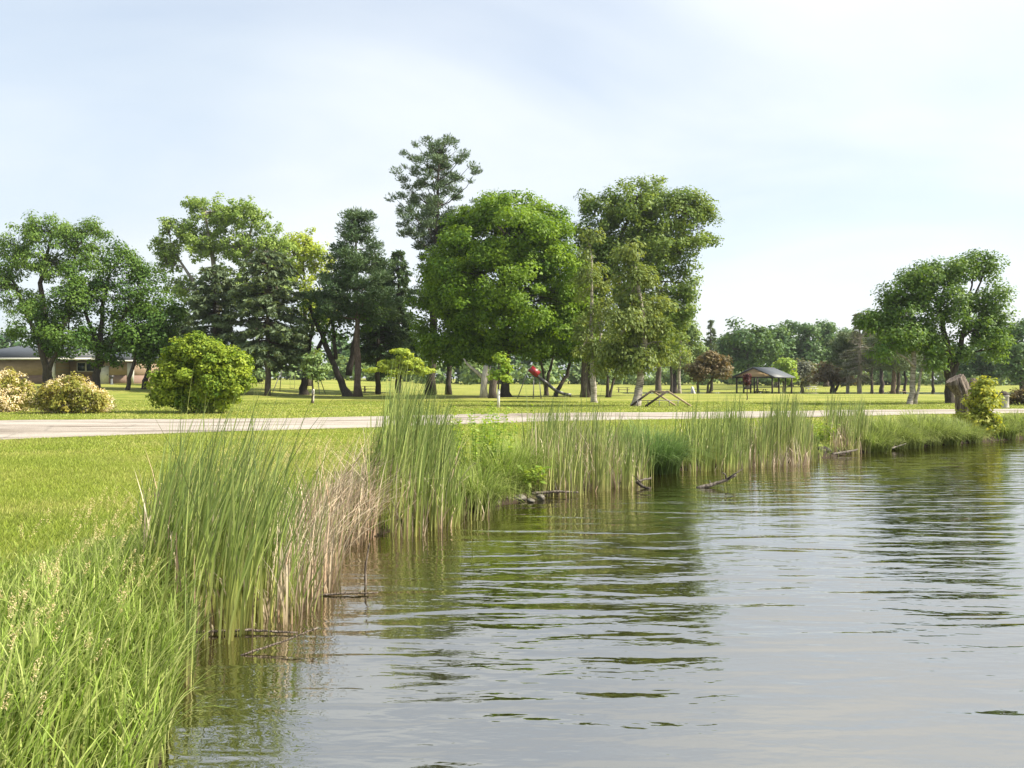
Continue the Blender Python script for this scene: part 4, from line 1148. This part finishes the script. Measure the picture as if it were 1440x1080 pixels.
picnic('timber picnic table behind the short dark spruce trunk', 521, 552, 82, 0.3)
picnic('far timber picnic table right of the small multi stemmed tree', 876, 546, 108, -0.2)
picnic('timber picnic table in shade right of the dead conifer', 1262, 550, 100, 0.4)
picnic('dark picnic table inside the pavilion shade', 1070, 552, 107, 0.35, 'darktimber')
picnic('pale picnic table right of the pavilion by the grey leaved tree', 1140, 549, 128, 0.1, 'white_paint')


def pavilion():
    d = 104; b = at(1060, 556, d); b[2] = g1(b[0], d)
    rz = -math.radians(41)
    t = thing('picnic_pavilion', 'open picnic pavilion with grey gable roof and tan gable boards', 'pavilion', b, None, rz)
    W, Ln, He = 5.3, 6.4, 2.05 - b[2]; Hr = He + 1.15; ov = 0.35
    for y in (0.15, 2.4, 4.7, 6.95):
        for x in (-W / 2 + 0.15, W / 2 - 0.15):
            m = MB(); m.box((x, y, He / 2 - 0.1), (0.17, 0.17, He + 0.2)); m.build('post', M['darktimber'], t)
    m = MB(); m.box((0, 0.15, He / 2 - 0.1), (0.15, 0.15, He + 0.2)); m.build('post', M['darktimber'], t)
    for x in (-W / 2 + 0.15, W / 2 - 0.15):
        m = MB(); m.box((x, Ln / 2, He + 0.09), (0.2, Ln, 0.2)); m.build('beam', M['darktimber'], t)
    for y in (0.02, Ln - 0.02):
        m = MB(); m.box((0, y, He + 0.08), (W, 0.16, 0.18)); m.build('beam', M['darktimber'], t)
    for y, nm in ((-0.08, 'gable'), (Ln + 0.08, 'gable')):
        m = MB(); w = W / 2
        V = np.array([(-w, y - 0.03, He + 0.19), (w, y - 0.03, He + 0.19), (0, y - 0.03, Hr + 0.08), (-w, y + 0.03, He + 0.19), (w, y + 0.03, He + 0.19), (0, y + 0.03, Hr + 0.08)])
        m.add(V, [[0, 1, 4, 3], [1, 2, 5, 4], [2, 0, 3, 5]], [[0, 2, 1], [3, 4, 5]]); m.build(nm, M['tan'], t)
    for s in (-1, 1):
        m = MB(); th = 0.1
        e, r = (s * (W / 2 + 0.4), He + 0.06), (0.012 * s, Hr + 0.24)
        V = np.array([(e[0], -ov, e[1]), (r[0], -ov, r[1]), (r[0], Ln + ov, r[1]), (e[0], Ln + ov, e[1])]); V2 = V + np.array([0, 0, th])
        m.add(np.vstack([V, V2]), [[0, 1, 2, 3], [4, 7, 6, 5], [0, 4, 5, 1], [1, 5, 6, 2], [2, 6, 7, 3], [3, 7, 4, 0]])
        rf = m.build('roof_slope', M['roof'], t)
        m = MB(); m.bar((e[0] + s * 0.03, -ov, e[1] + 0.03), (e[0] + s * 0.03, Ln + ov, e[1] + 0.03), 0.05, 0.14); m.build('gutter', M['greypaint'], rf)
    m = MB(); m.box((0, Ln / 2, 0.03), (W + 0.4, Ln + 0.4, 0.12)); m.build('floor_slab', M['concrete'], t)


pavilion()


def building():
    """low brick building with hipped grey roof at the left"""
    d = 84; k = d / F
    b = at(62, 541, d); b[2] = g1(b[0], d)
    t = thing('brick_building', 'low tan brick building with grey hipped roof behind the left trees', 'building', b)
    # plan in local coords: main block, recessed entrance, right wing
    ze = (EYE - (506 - HOR) * k) - b[2]
    x = lambda px_: X_at(px_, d) - b[0]
    def block(xa, xb, y0, y1, nm='wall'):
        h0 = 0.95
        m = MB(); m.box(((xa + xb) / 2, (y0 + y1) / 2, (h0 + ze) / 2), (xb - xa, y1 - y0, ze - h0)); m.build(nm, M['brick'], t)
        m = MB(); m.box(((xa + xb) / 2, (y0 + y1) / 2, h0 / 2 - 0.15), (xb - xa + 0.05, y1 - y0 + 0.05, h0 + 0.29)); m.build('plinth', M['brickdark'], t)
    block(x(-60), x(81), 0, 9)
    block(x(81) + 0.01, x(132), 2.2, 8.8)
    block(x(132) + 0.01, x(191), 0.6, 8.6)
    # hip roof
    xa, xb, y0, y1 = x(-66), x(139), -0.8, 9.8
    yr = (y0 + y1) / 2; zr = ze + 1.55; r0, r1 = xa + 4.5, x(66)
    V = np.array([(xa, y0, ze + 0.2), (xb, y0, ze + 0.2), (xb, y1, ze + 0.2), (xa, y1, ze + 0.2), (r0, yr, zr + 0.2), (r1, yr, zr + 0.2)])
    m = MB(); m.add(V, [[0, 1, 5, 4], [2, 3, 4, 5], [0, 3, 2, 1]], [[1, 2, 5], [3, 0, 4]]); r = m.build('roof', M['roof'], t)
    m = MB(); m.box(((xa + xb) / 2, y0 - 0.02, ze + 0.1), (xb - xa, 0.06, 0.2)); m.build('fascia', M['white_paint'], r)
    m = MB(); m.tube(np.array([(x(18), yr, zr), (x(18), yr, zr + 0.55)]), 0.06, 8); m.build('vent_pipe', M['white_paint'], r)
    xa2, xb2 = xb + 0.01, x(196)
    V = np.array([(xa2, 0.0, ze - 0.02), (xb2, 0.0, ze - 0.02), (xb2, 9.2, ze - 0.02), (xa2, 9.2, ze - 0.02), (xa2, 4.6, ze + 1.0), (xb2 - 2.2, 4.6, ze + 1.0)])
    m = MB(); m.add(V, [[0, 1, 5, 4], [2, 3, 4, 5], [0, 3, 2, 1]], [[1, 2, 5], [3, 0, 4]]); r = m.build('roof', M['roof'], t)
    m = MB(); m.box(((xa2 + xb2) / 2, -0.04, ze - 0.12), (xb2 - xa2, 0.06, 0.18)); m.build('fascia', M['white_paint'], r)
    # entrance post, windows, door
    m = MB(); m.box((x(78), -0.35, ze / 2), (0.32, 0.32, ze)); m.build('post', M['white_paint'], t)
    for xw in (99, 112, 124):
        m = MB(); m.box((x(xw), 2.19, ze - 0.75), (0.85, 0.08, 0.9)); wn = m.build('window', M['glass'], t)
        m = MB()
        for q in (-0.46, 0.46): m.box((x(xw) + q, 2.15, ze - 0.75), (0.07, 0.1, 1.0))
        for q in (-0.49, 0.49): m.box((x(xw), 2.145, ze - 0.75 + q), (0.85, 0.1, 0.07))
        m.build('window_frame', M['white_paint'], wn)
    m = MB(); m.box((x(143), 0.58, 1.0), (0.95, 0.08, 2.0)); dr = m.build('door', M['white_paint'], t)
    m = MB(); m.box((x(143) + 0.36, 0.5, 1.0), (0.06, 0.1, 0.16)); m.build('door_handle', M['steel'], dr)
    m = MB(); m.box((x(180), 0.59, 1.2), (0.75, 0.06, 2.2)); m.build('wall_panel', M['white_paint'], t)
    # drinking fountain in front
    b2 = at(157, 541, 80); b2[2] = g1(b2[0], 80)
    t2 = thing('drinking_fountain', 'small dark pedestal fountain before the sunlit brick wall', 'fountain', b2)
    m = MB(); lathe(m, b2, [(0.18, -0.05), (0.18, 0.05), (0.11, 0.1), (0.11, 0.62), (0.01, 0.62)], 12); m.build('pedestal', M['greypaint'], t2, b2)
    m = MB(); lathe(m, b2, [(0.1, 0.63), (0.2, 0.7), (0.24, 0.95), (0.2, 0.95), (0.01, 0.86)], 12); m.build('basin', M['darksteel'], t2, b2)


building()
# white marker stone on the far lawn
d = 100; b = at(975, 548, d); b[2] = g1(b[0], d)
rng = np.random.default_rng(5)


def rock(name, label, c, size, seed, mat='stone', group=None, cat='stone'):
    rng = np.random.default_rng(seed)
    n, mrow = 14, 9
    ph = np.linspace(0.02, math.pi - 0.02, mrow); th = np.arange(n) / n * 2 * math.pi
    D = np.stack([np.sin(ph)[:, None] * np.cos(th), np.sin(ph)[:, None] * np.sin(th), np.cos(ph)[:, None] * np.ones(n)], -1)
    w = np.zeros(D.shape[:2])
    for _ in range(7):
        v = rng.normal(size=3); v /= np.linalg.norm(v)
        w -= np.maximum(0, D @ v - rng.uniform(0.55, 0.8)) * rng.uniform(0.8, 1.5)
    R = 1 + w + rng.normal(0, 0.02, w.shape)
    V = (D * R[..., None] * np.array(size) / 2).reshape(-1, 3)
    i = np.arange(mrow - 1)[:, None] * n + np.arange(n); j = np.arange(mrow - 1)[:, None] * n + (np.arange(n) + 1) % n
    o = mk(name, V, np.stack([i, i + n, j + n, j], -1).reshape(-1, 4), np.vstack([np.stack([np.zeros(n - 2, int), np.arange(1, n - 1), np.arange(2, n)], -1),
           (mrow - 1) * n + np.stack([np.zeros(n - 2, int), np.arange(2, n), np.arange(1, n - 1)], -1)]), M[mat])
    o.location = tuple(float(q) for q in c); o.rotation_euler = (0, 0, rng.uniform(0, 6))
    return tag(o, label, cat, group)


rock('boulder', 'pale pointed marker boulder on the lawn left of the russet crab apple', b + np.array([0, 0, 0.5]), (1.15, 0.7, 1.9), 4, 'white_paint')


# ------------------------------------------------------------------ shore stones and driftwood
def wpt(x, y): return at(x, y, EYE * F / (y - HOR))     # a point on the water plane


for k, (x, y, s, lab) in enumerate([(714, 705, 0.15, 'grey stone at the water under the broad leaved plant'), (731, 704, 0.22, 'largest pale stone left of the driftwood stick'),
                                   (746, 706, 0.13, 'small wet stone right of the largest pale stone'), (760, 703, 0.18, 'flat pale stone beside the shore driftwood'),
                                   (698, 710, 0.13, 'small dark stone at the left of the shore stones')]):
    c = wpt(x, y); rock('stone', lab, c + np.array([0, 0, 0.03]), (s * 1.3, s, s * 0.8), 20 + k, 'stone', 'stones at the waterline')
c = wpt(1160, 641); rock('boulder', 'dark mossy boulder at the waterline beside the far reeds', c + np.array([0, 0.1, 0.06]), (0.62, 0.5, 0.42), 31, 'barkdark')


def driftwood(label, pts, r, mat='deadwood', knots=2, seed=0, cat='driftwood', name='driftwood_log'):
    rng = np.random.default_rng(seed)
    P = np.array(pts, float); u = np.linspace(0, len(P) - 1, 14)
    Q = np.stack([np.interp(u, np.arange(len(P)), P[:, j]) for j in range(3)], -1) + rng.normal(0, r * 0.15, (14, 3))
    b = P[0].copy(); b[2] = 0
    t = thing(name, label, cat, b)
    m = MB(); m.tube(Q, r * np.interp(u, [0, len(P) - 1], [1, 0.6]) * (1 + rng.normal(0, 0.08, 14)), 9, 0.08, rng); m.build('log', M[mat], t, b, smooth=True)
    for k in range(knots):
        i = rng.integers(3, 12); q = Q[i]; e = q + np.array([rng.uniform(-0.2, 0.3), rng.uniform(-0.2, 0.2), rng.uniform(0.08, 0.26)])
        m = MB(); m.tube(np.array([q, (q + e) / 2 + rng.normal(0, 0.02, 3), e]), [r * 0.5, r * 0.35, r * 0.12], 6); m.build('snag', M[mat], t, b, smooth=True)
    return t


p = wpt(980, 686); driftwood('grey driftwood log jutting out of the open water', [p + [0, 0, -0.02], p + [0.25, 0, 0.05], p + [0.5, 0.05, 0.11], p + [0.8, 0.1, 0.25]], 0.045, 'barkwet', 3, 1)
p = wpt(905, 687); driftwood('small dark snag poking from the water off the reeds', [p + [-0.12, 0, 0.12], p + [0, 0, 0.03], p + [0.12, -0.05, 0.0]], 0.035, 'barkdark', 1, 2)
p = wpt(742, 700); driftwood('pale driftwood stick lying along the shore stones', [p + [0, 0.05, 0.07], p + [0.5, 0.15, 0.09], p + [0.95, 0.25, 0.06]], 0.03, 'barkwet', 1, 3)
p = wpt(845, 684); driftwood('long thin driftwood branch at the foot of the dry reeds', [p + [0, 0, 0.03], p + [0.6, 0.1, 0.07], p + [1.1, 0.5, 0.1]], 0.035, 'barkwet', 2, 4)
p = wpt(1170, 641); driftwood('bleached log beside the dark mossy boulder', [p + [0, 0, 0.04], p + [0.4, 0.1, 0.1], p + [0.85, 0.3, 0.14]], 0.045, 'barkwet', 1, 5)
p = wpt(1248, 634); driftwood('forked pale branch at the foot of the right grass mounds', [p + [0, 0, 0.05], p + [0.35, 0.1, 0.12], p + [0.6, 0.1, 0.2]], 0.03, 'deadwood', 2, 6)
p = wpt(262, 893); driftwood('floating dead reed stem in front of the big cattails', [p + [0, 0, 0.02], p + [0.5, 0.05, 0.03], p + [0.95, 0.0, 0.02]], 0.014, 'sawn', 0, 7, 'reed stem', 'reed_stem')
p = wpt(345, 915); driftwood('slanting dead stem dipping into the near water', [p + [0, -0.1, 0.0], p + [0.3, 0.05, 0.06], p + [0.55, 0.15, 0.14]], 0.009, 'sawn', 0, 8, 'reed stem', 'reed_stem')
p = wpt(450, 838); driftwood('broken reed stem floating off the dry reeds', [p + [0, 0, 0.01], p + [0.3, 0.03, 0.02], p + [0.58, 0.05, 0.02]], 0.012, 'sawn', 0, 9, 'reed stem', 'reed_stem')
p = wpt(514, 822); driftwood('upright broken dead reed standing off the dry reeds', [p + [0, 0, -0.05], p + [0.0, 0, 0.2], p + [0.04, 0.02, 0.44]], 0.014, 'sawn', 0, 10, 'reed stem', 'reed_stem')


# ------------------------------------------------------------------ reeds, sedges, tall grass
def scatter_px(poly, n, rng, z_off=0.0):
    """random ground points inside a polygon given as photo pixels on the water plane"""
    W = np.array([wpt(x, y)[:2] for x, y in poly])
    lo, hi = W.min(0), W.max(0); out = []
    tot = 0
    while tot < n:
        P = rng.uniform(lo, hi, (n * 3, 2)); ins = np.zeros(len(P), bool)
        for i in range(len(W)):
            ax, ay = W[i]; bx, by = W[(i + 1) % len(W)]
            if ay == by: continue
            ins ^= ((ay > P[:, 1]) != (by > P[:, 1])) & (P[:, 0] < (bx - ax) * (P[:, 1] - ay) / (by - ay) + ax)
        P = P[ins]; out.append(P); tot += len(P)
    P = np.vstack(out)[:n]
    z = np.maximum(gz(P[:, 0], P[:, 1]), -0.12)
    return np.stack([P[:, 0], P[:, 1], z + z_off], -1)


def reeds(label, poly, n, h, seed, mat='cattail', dead=0.2, lean=0.16, az=0.25, wid=0.015, spread=0.8, clumps=None, deadh=0.7, nseg=5, name='cattail_clump', prof=None):
    rng = np.random.default_rng(seed)
    if clumps:
        ctr = scatter_px(poly, clumps, rng)
        i = rng.integers(0, clumps, n); R = ctr[i] + np.concatenate([rng.normal(0, 0.11, (n, 2)), np.zeros((n, 1))], 1)
        R[:, 2] = np.maximum(gz(R[:, 0], R[:, 1]), -0.12)
        ch = rng.uniform(0.8, 1.1, clumps)[i]
    else:
        R = scatter_px(poly, n, rng); ch = 1
    b = R.mean(0); b[2] = 0
    t = thing(name, label, 'reeds', b, 'reed clumps along the shore')
    H = h * ch * np.minimum(rng.uniform(0.42, 1.10, n), rng.uniform(0.6, 1.25, n))
    if prof: H = H * np.interp(720 + F * R[:, 0] / R[:, 1], *zip(*prof))
    A = az + rng.normal(0, spread, n)
    o = blade_obj('green_blades', M[mat], t, b, R, H, A, np.abs(rng.normal(lean, 0.10, n)), rng.uniform(0, 0.10, n), wid * rng.uniform(0.6, 1.25, n), nseg, rng, face=rng.uniform(-0.9, 0.9, n))
    o['kind'] = 'stuff'
    nd = int(n * dead)
    if nd:
        R = scatter_px(poly, nd, rng)
        o = blade_obj('dead_stalks', M['deadreed'], t, b, R, h * deadh * rng.uniform(0.3, 1.05, nd), rng.uniform(0, 6.28, nd), np.abs(rng.normal(0.12, 0.25, nd)), rng.uniform(0, 0.5, nd), wid * 0.85 * rng.uniform(0.6, 1.3, nd), 4, rng, face=rng.uniform(-0.7, 0.7, nd))
        o['kind'] = 'stuff'
    return t


reeds('tall green cattails nearest the camera, leaning right over the water', [(195, 850), (250, 900), (340, 895), (425, 880), (430, 835), (400, 790), (310, 775), (215, 800)], 760, 2.12, 201, 'cattail', 0.5, 0.22, 0.15, 0.0165, 0.7, 34, 0.55, prof=[(180, 0.6), (250, 0.86), (320, 1.04), (390, 1.0), (420, 0.62), (450, 0.5)])
reeds('lone cattail tuft standing in the water before the near cattails', [(258, 960), (266, 972), (274, 960), (266, 948)], 26, 0.95, 202, 'cattail_far', 0.25, 0.06, 0.3, 0.012, 1.2)
reeds('tall dense cattail stand in the middle of the shore', [(515, 742), (560, 758), (625, 750), (650, 728), (630, 705), (560, 700), (515, 715)], 1000, 2.15, 203, 'cattail', 0.3, 0.14, 0.1, 0.019, 0.9, 34, 0.6, prof=[(505, 0.8), (540, 1.02), (600, 1.0), (645, 0.62)])
reeds('slim cattails where the pale stones begin', [(640, 740), (690, 728), (690, 706), (650, 705)], 60, 0.95, 204, 'cattail_far', 0.4, 0.2, 0.1, 0.014, 1.2)
reeds('cattail stand with dry stalks right of the broad leaved plant', [(742, 692), (800, 700), (845, 692), (850, 672), (800, 662), (745, 672)], 640, 1.72, 205, 'cattail_far', 0.35, 0.10, 0.1, 0.020, 1.1, 30, 0.8)
reeds('thin mixed reeds beside the fountain like sedge', [(842, 690), (900, 684), (905, 668), (850, 668)], 380, 1.5, 206, 'cattail_far', 0.55, 0.12, 0.1, 0.020, 1.1, 18, 0.75)
reeds('dark green reeds right of the fountain like sedge', [(945, 664), (1040, 662), (1045, 645), (950, 645)], 680, 1.55, 207, 'cattail', 0.2, 0.13, 0.3, 0.022, 1.1, 34, 0.5)
reeds('long reed bed with bleached stems at the far shore', [(1030, 660), (1140, 656), (1145, 640), (1035, 642)], 800, 1.75, 208, 'cattail_far', 0.6, 0.10, 0.1, 0.024, 1.1, 26, 0.55, prof=[(1030, 0.72), (1060, 0.85), (1095, 1.1), (1130, 1.0), (1150, 0.7)])
reeds('narrow far reed clump by the mossy boulder', [(1165, 640), (1212, 638), (1214, 630), (1168, 630)], 460, 1.65, 209, 'cattail_far', 0.35, 0.10, 0.1, 0.026, 1.1, 16, 0.6)
reeds('dry beige collapsed reeds beside the near cattails', [(372, 872), (440, 862), (480, 815), (450, 775), (395, 795)], 75, 1.25, 211, 'cattail_far', 9.0, 0.1, 0.1, 0.014, 1.0, None, 0.95, name='dry_reeds')


def drycollapse(label, poly, n, h, seed):
    rng = np.random.default_rng(seed)
    R = scatter_px(poly, n, rng); b = R.mean(0); b[2] = 0
    t = thing('dry_reeds', label, 'reeds', b, 'reed clumps along the shore')
    o = blade_obj('dead_stalks', M['deadreed'], t, b, R, h * rng.uniform(0.4, 1.1, n), rng.normal(0.1, 1.1, n), rng.uniform(0.05, 1.0, n) ** 1.3 * 1.2, rng.uniform(0.0, 0.5, n), 0.013 * rng.uniform(0.6, 1.3, n), 5, rng)
    o['kind'] = 'stuff'


drycollapse('tangled flattened straw coloured reeds between both tall cattail stands', [(420, 815), (500, 775), (535, 750), (530, 725), (470, 740), (415, 775)], 800, 1.15, 212)


def sedge(label, x, y, n, h, seed, mat='sedge', rad=0.35, name='sedge_mound', lift=0.0, wid=0.010):
    rng = np.random.default_rng(seed)
    c = wpt(x, y)
    a = rng.uniform(0, 6.283, n); r = rad * np.sqrt(rng.random(n)) * 0.7
    R = np.stack([c[0] + np.cos(a) * r, c[1] + np.sin(a) * r, np.zeros(n)], -1)
    R[:, 2] = np.maximum(gz(R[:, 0], R[:, 1]), -0.05)
    b = R.mean(0)
    t = thing(name, label, 'grass', b, 'arching grass mounds on the bank')
    az = a + rng.normal(0, 0.5, n)
    le = rng.uniform(0.15, 1.0, n)
    o = blade_obj('blades', M[mat], t, b, R, h * rng.uniform(0.65, 1.12, n), az, le, 0.1 + 0.75 * le * rng.uniform(0.6, 1.1, n), wid * rng.uniform(0.7, 1.3, n), 6, rng)
    o['kind'] = 'stuff'
    return t


sedge('fountain like dark sedge arching over the water', 922, 664, 1500, 1.45, 301, 'dsedge', 0.75, wid=0.013)
sedge('smaller sedge mound left of the dark arching one', 880, 668, 800, 1.05, 302, 'dsedge', 0.5, wid=0.013)
for k, (x, y, h, nn, lab) in enumerate([(1225, 634, 0.95, 900, 'yellow green grass mound right of the far reed clump'), (1250, 630, 1.1, 1000, 'second arching grass mound from the far reeds'),
                                       (1272, 629, 1.0, 900, 'third arching grass mound from the far reeds'), (1298, 625, 1.15, 1100, 'tallest grass mound in the row before the stump'),
                                       (1325, 624, 1.05, 1000, 'grass mound just left of the vine bush'), (1355, 621, 0.8, 800, 'low grass mound under the stump'),
                                       (1405, 617, 0.85, 800, 'grass mound right of the vine bush'), (1432, 614, 0.85, 800, 'grass mound at the right edge of the bank')]):
    sedge(lab, x, y, nn, h, 310 + k, 'sedge', 0.75, wid=0.018)
sedge('bright grass tuft right of the middle cattails', 672, 716, 700, 1.0, 330, 'tall', 0.4)
sedge('bright grass tuft above the pale stones', 735, 690, 800, 1.05, 331, 'tall', 0.5)
sedge('light green grass tuft on the bank left of the stones', 705, 700, 700, 1.1, 332, 'tall', 0.5)


def band_points(n, rng, xr, yr, s0, s1, far=True):
    out, tot = [], 0
    while tot < n:
        P = np.stack([rng.uniform(*xr, n * 3), rng.uniform(*yr, n * 3)], -1)
        s = shore_sd(P[:, 0], P[:, 1]); P = P[(s > s0) & (s < s1)]
        out.append(P); tot += len(P)
    P = np.vstack(out)[:n]
    return np.stack([P[:, 0], P[:, 1], gz(P[:, 0], P[:, 1]) - 0.01], -1)


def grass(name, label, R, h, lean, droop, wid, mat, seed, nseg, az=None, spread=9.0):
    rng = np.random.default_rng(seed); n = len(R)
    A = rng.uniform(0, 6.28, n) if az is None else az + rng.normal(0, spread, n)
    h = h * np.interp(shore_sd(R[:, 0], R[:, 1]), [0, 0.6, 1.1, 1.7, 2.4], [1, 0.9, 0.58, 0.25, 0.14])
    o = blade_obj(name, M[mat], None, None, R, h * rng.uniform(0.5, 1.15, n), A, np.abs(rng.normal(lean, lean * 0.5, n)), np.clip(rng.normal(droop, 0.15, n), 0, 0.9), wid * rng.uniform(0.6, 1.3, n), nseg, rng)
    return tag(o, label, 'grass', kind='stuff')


rng = np.random.default_rng(400)
# lush bank grass in the foreground
R = band_points(13500, rng, (-6.5, -1.5), (1.8, 8.5), -0.10, 2.0)
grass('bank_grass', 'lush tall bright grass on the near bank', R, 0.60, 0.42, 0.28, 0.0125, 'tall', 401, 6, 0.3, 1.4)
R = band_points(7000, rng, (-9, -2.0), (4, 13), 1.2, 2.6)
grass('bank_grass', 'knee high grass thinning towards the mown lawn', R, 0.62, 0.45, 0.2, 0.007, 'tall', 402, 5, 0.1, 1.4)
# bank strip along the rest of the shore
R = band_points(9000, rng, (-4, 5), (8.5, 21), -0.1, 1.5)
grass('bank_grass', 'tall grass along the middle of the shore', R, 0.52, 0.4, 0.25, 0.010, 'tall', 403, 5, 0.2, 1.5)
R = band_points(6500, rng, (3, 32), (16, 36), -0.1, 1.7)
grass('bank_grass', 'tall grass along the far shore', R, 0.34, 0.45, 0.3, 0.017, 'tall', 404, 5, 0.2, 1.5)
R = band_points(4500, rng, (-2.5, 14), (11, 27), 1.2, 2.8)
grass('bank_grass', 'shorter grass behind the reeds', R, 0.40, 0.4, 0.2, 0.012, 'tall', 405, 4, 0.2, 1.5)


# mown turf blades (single triangles)
def turf(name, label, n, xr, yr, s0, h, wid, seed):
    rng = np.random.default_rng(seed)
    P = np.stack([rng.uniform(*xr, n * 2), rng.uniform(*yr, n * 2)], -1)
    s = shore_sd(P[:, 0], P[:, 1]); ok = (s > s0) & (road_side(P[:, 0], P[:, 1]) != 0) & (np.abs(P[:, 0]) < 0.70 * P[:, 1] + 0.6)
    P = P[ok][:n]; n = len(P)
    z = gz(P[:, 0], P[:, 1]) - 0.005
    a = rng.uniform(0, 6.283, n); fa = rng.uniform(-0.9, 0.9, n)
    H = h * rng.uniform(0.5, 1.2, n); w_ = wid * rng.uniform(0.6, 1.3, n) / 2
    sx = np.stack([np.cos(fa) * w_, np.sin(fa) * w_, np.zeros(n)], -1)
    R = np.stack([P[:, 0], P[:, 1], z], -1)
    tip = R + np.stack([np.cos(a) * H * 0.6, np.sin(a) * H * 0.6, H], -1)
    V = np.stack([R - sx, R + sx, tip], 1).reshape(-1, 3)
    patch = 0.5 + 0.25 * np.sin(P[:, 0] * 1.7 + 2 * np.sin(P[:, 1] * 0.9)) + 0.25 * np.sin(P[:, 1] * 2.3 + P[:, 0] * 0.6)
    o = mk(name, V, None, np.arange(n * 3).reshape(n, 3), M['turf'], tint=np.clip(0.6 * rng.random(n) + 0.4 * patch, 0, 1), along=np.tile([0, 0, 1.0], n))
    return tag(o, label, 'grass', kind='stuff')


turf('turf_grass', 'short mown lawn blades left of the cattails', 165000, (-15, -2), (6.0, 17), 1.0, 0.065, 0.010, 501)
turf('turf_grass', 'short mown lawn blades up to the road', 170000, (-22, 12), (14, 33), 1.2, 0.07, 0.018, 502)
turf('turf_grass', 'short mown lawn blades just beyond the road', 80000, (-40, 42), (30, 56), 3, 0.075, 0.045, 503)


# seed heads above the bank grass
def seedheads(label, R, h, seed, name='seed_grass'):
    rng = np.random.default_rng(seed); n = len(R)
    Hh = h * rng.uniform(0.75, 1.15, n); az = rng.normal(0.15, 0.8, n); le = np.abs(rng.normal(0.22, 0.12, n))
    b = R.mean(0); t = thing(name, label, 'grass', b)
    o = blade_obj('stalks', M['sedge'], t, b, R, Hh, az, le, np.full(n, 0.03), np.full(n, 0.004), 5, rng); o['kind'] = 'stuff'
    k = 52; idx = np.repeat(np.arange(n), k); u = rng.uniform(0.80, 1.0, n * k)
    r = le[idx] * Hh[idx] * u ** 1.8
    P = np.stack([R[idx, 0] + np.cos(az[idx]) * r, R[idx, 1] + np.sin(az[idx]) * r, R[idx, 2] + Hh[idx] * (u - 0.03 * u ** 2.6)], -1)
    wd = (0.006 + 0.09 * (1.0 - u) * (u - 0.8) * 5)[:, None]
    P += rng.normal(size=(n * k, 3)) * np.array([1, 1, 0.4]) * wd
    V, Q = leaf_quads(P, rng.normal(size=P.shape), np.full(n * k, 0.0048), rng, aspect=2.8, D=rng.normal(0, 0.5, P.shape) + np.array([0.2, 0, 1]))
    o = mk('seed_heads', V, Q, None, M['seed'], t, tint=rng.random(n * k), origin=b); o['kind'] = 'stuff'


rng = np.random.default_rng(600)
seedheads('flowering grass with pale seed heads on the near left bank', band_points(90, rng, (-5.5, -2.2), (3.4, 8.0), 0.2, 1.2), 0.74, 601)
seedheads('flowering grass with pale seed heads behind the dry reeds', band_points(220, rng, (-4, -1.5), (8.5, 13), 0.2, 1.8), 0.95, 602)


# broad leaved weeds and tall leafy stems on the bank
def weed(label, x, y, h, n, seed, leafsize, mat='weed', name='leafy_weed', dd=None, rad=0.3, zbase=None):
    rng = np.random.default_rng(seed)
    c = wpt(x, y) if dd is None else np.array([X_at(x, dd), dd, 0]); c[2] = max(g1(c[0], c[1]), 0.02)
    t = thing(name, label, 'plant', c)
    m = MB(); P, Dv = [], []
    for i in range(n):
        a = rng.uniform(0, 6.28); r = rad * math.sqrt(rng.random()); b0 = c + np.array([math.cos(a) * r, math.sin(a) * r, 0])
        e = b0 + np.array([math.cos(a) * 0.15 * h, math.sin(a) * 0.15 * h, h * rng.uniform(0.7, 1.1)])
        m.tube(np.array([b0, (b0 + e) / 2, e]), [0.006, 0.005, 0.003], 4)
        for u in np.linspace(0.15, 1, max(5, int(h * 16))):
            for _ in range(2):
                th = rng.uniform(0, 6.28); D = np.array([math.cos(th), math.sin(th), 0.25])
                P.append(b0 + (e - b0) * u + D * leafsize * 0.7); Dv.append(D)
    P, Dv = np.array(P), np.array(Dv)
    ws = m.build('stems', M['weed'], t, c, tint=np.full(sum(len(q) for q in m.Q) + sum(len(q) for q in m.T), 0.2))
    ws['kind'] = 'stuff'
    V, Q = leaf_quads(P, np.array([0, 0, 1.0]) + rng.normal(0, 0.35, P.shape), np.full(len(P), leafsize * 0.55) * rng.uniform(0.7, 1.3, len(P)), rng, aspect=2.6, D=Dv)
    o = mk('leaves', V, Q, None, M[mat], t, tint=rng.random(len(Q)), origin=c)


weed('broad leaved dock plant spilling over the pale stones', 728, 697, 0.34, 26, 701, 0.12, name='dock_plant', rad=0.45)
weed('tall leafy goldenrod stems left of the dry stalked cattails', 676, 700, 1.25, 16, 702, 0.07, 'weed', 'goldenrod', rad=0.45)
weed('leafy goldenrod patch behind the broad leaved plant', 705, 680, 1.2, 20, 703, 0.07, 'weed', 'goldenrod', rad=0.6)
weed('bright leafy weed patch beside the middle cattails', 660, 690, 0.95, 20, 704, 0.065, 'weed', 'goldenrod', rad=0.6)
weed('low leafy weed at the mossy boulder', 1155, 636, 0.55, 14, 705, 0.10, 'weed', 'leafy_weed', rad=0.4)



# ------------------------------------------------------------------ thin summer haze round the whole place
hz = MB(); hz.box((0, 148, 18.5), (900, 600, 47))
hm = bpy.data.materials.new('haze'); hm.use_nodes = True; hm.node_tree.nodes.clear()
ho = hm.node_tree.nodes.new('ShaderNodeOutputMaterial'); hv = hm.node_tree.nodes.new('ShaderNodeVolumePrincipled')
hv.inputs['Color'].default_value = (0.86, 0.92, 1.0, 1); hv.inputs['Density'].default_value = 0.0002; hv.inputs['Anisotropy'].default_value = 0.3
hm.node_tree.links.new(hv.outputs[0], ho.inputs['Volume'])
tag(hz.build('haze', hm), 'thin bluish summer haze over the park', kind='stuff')
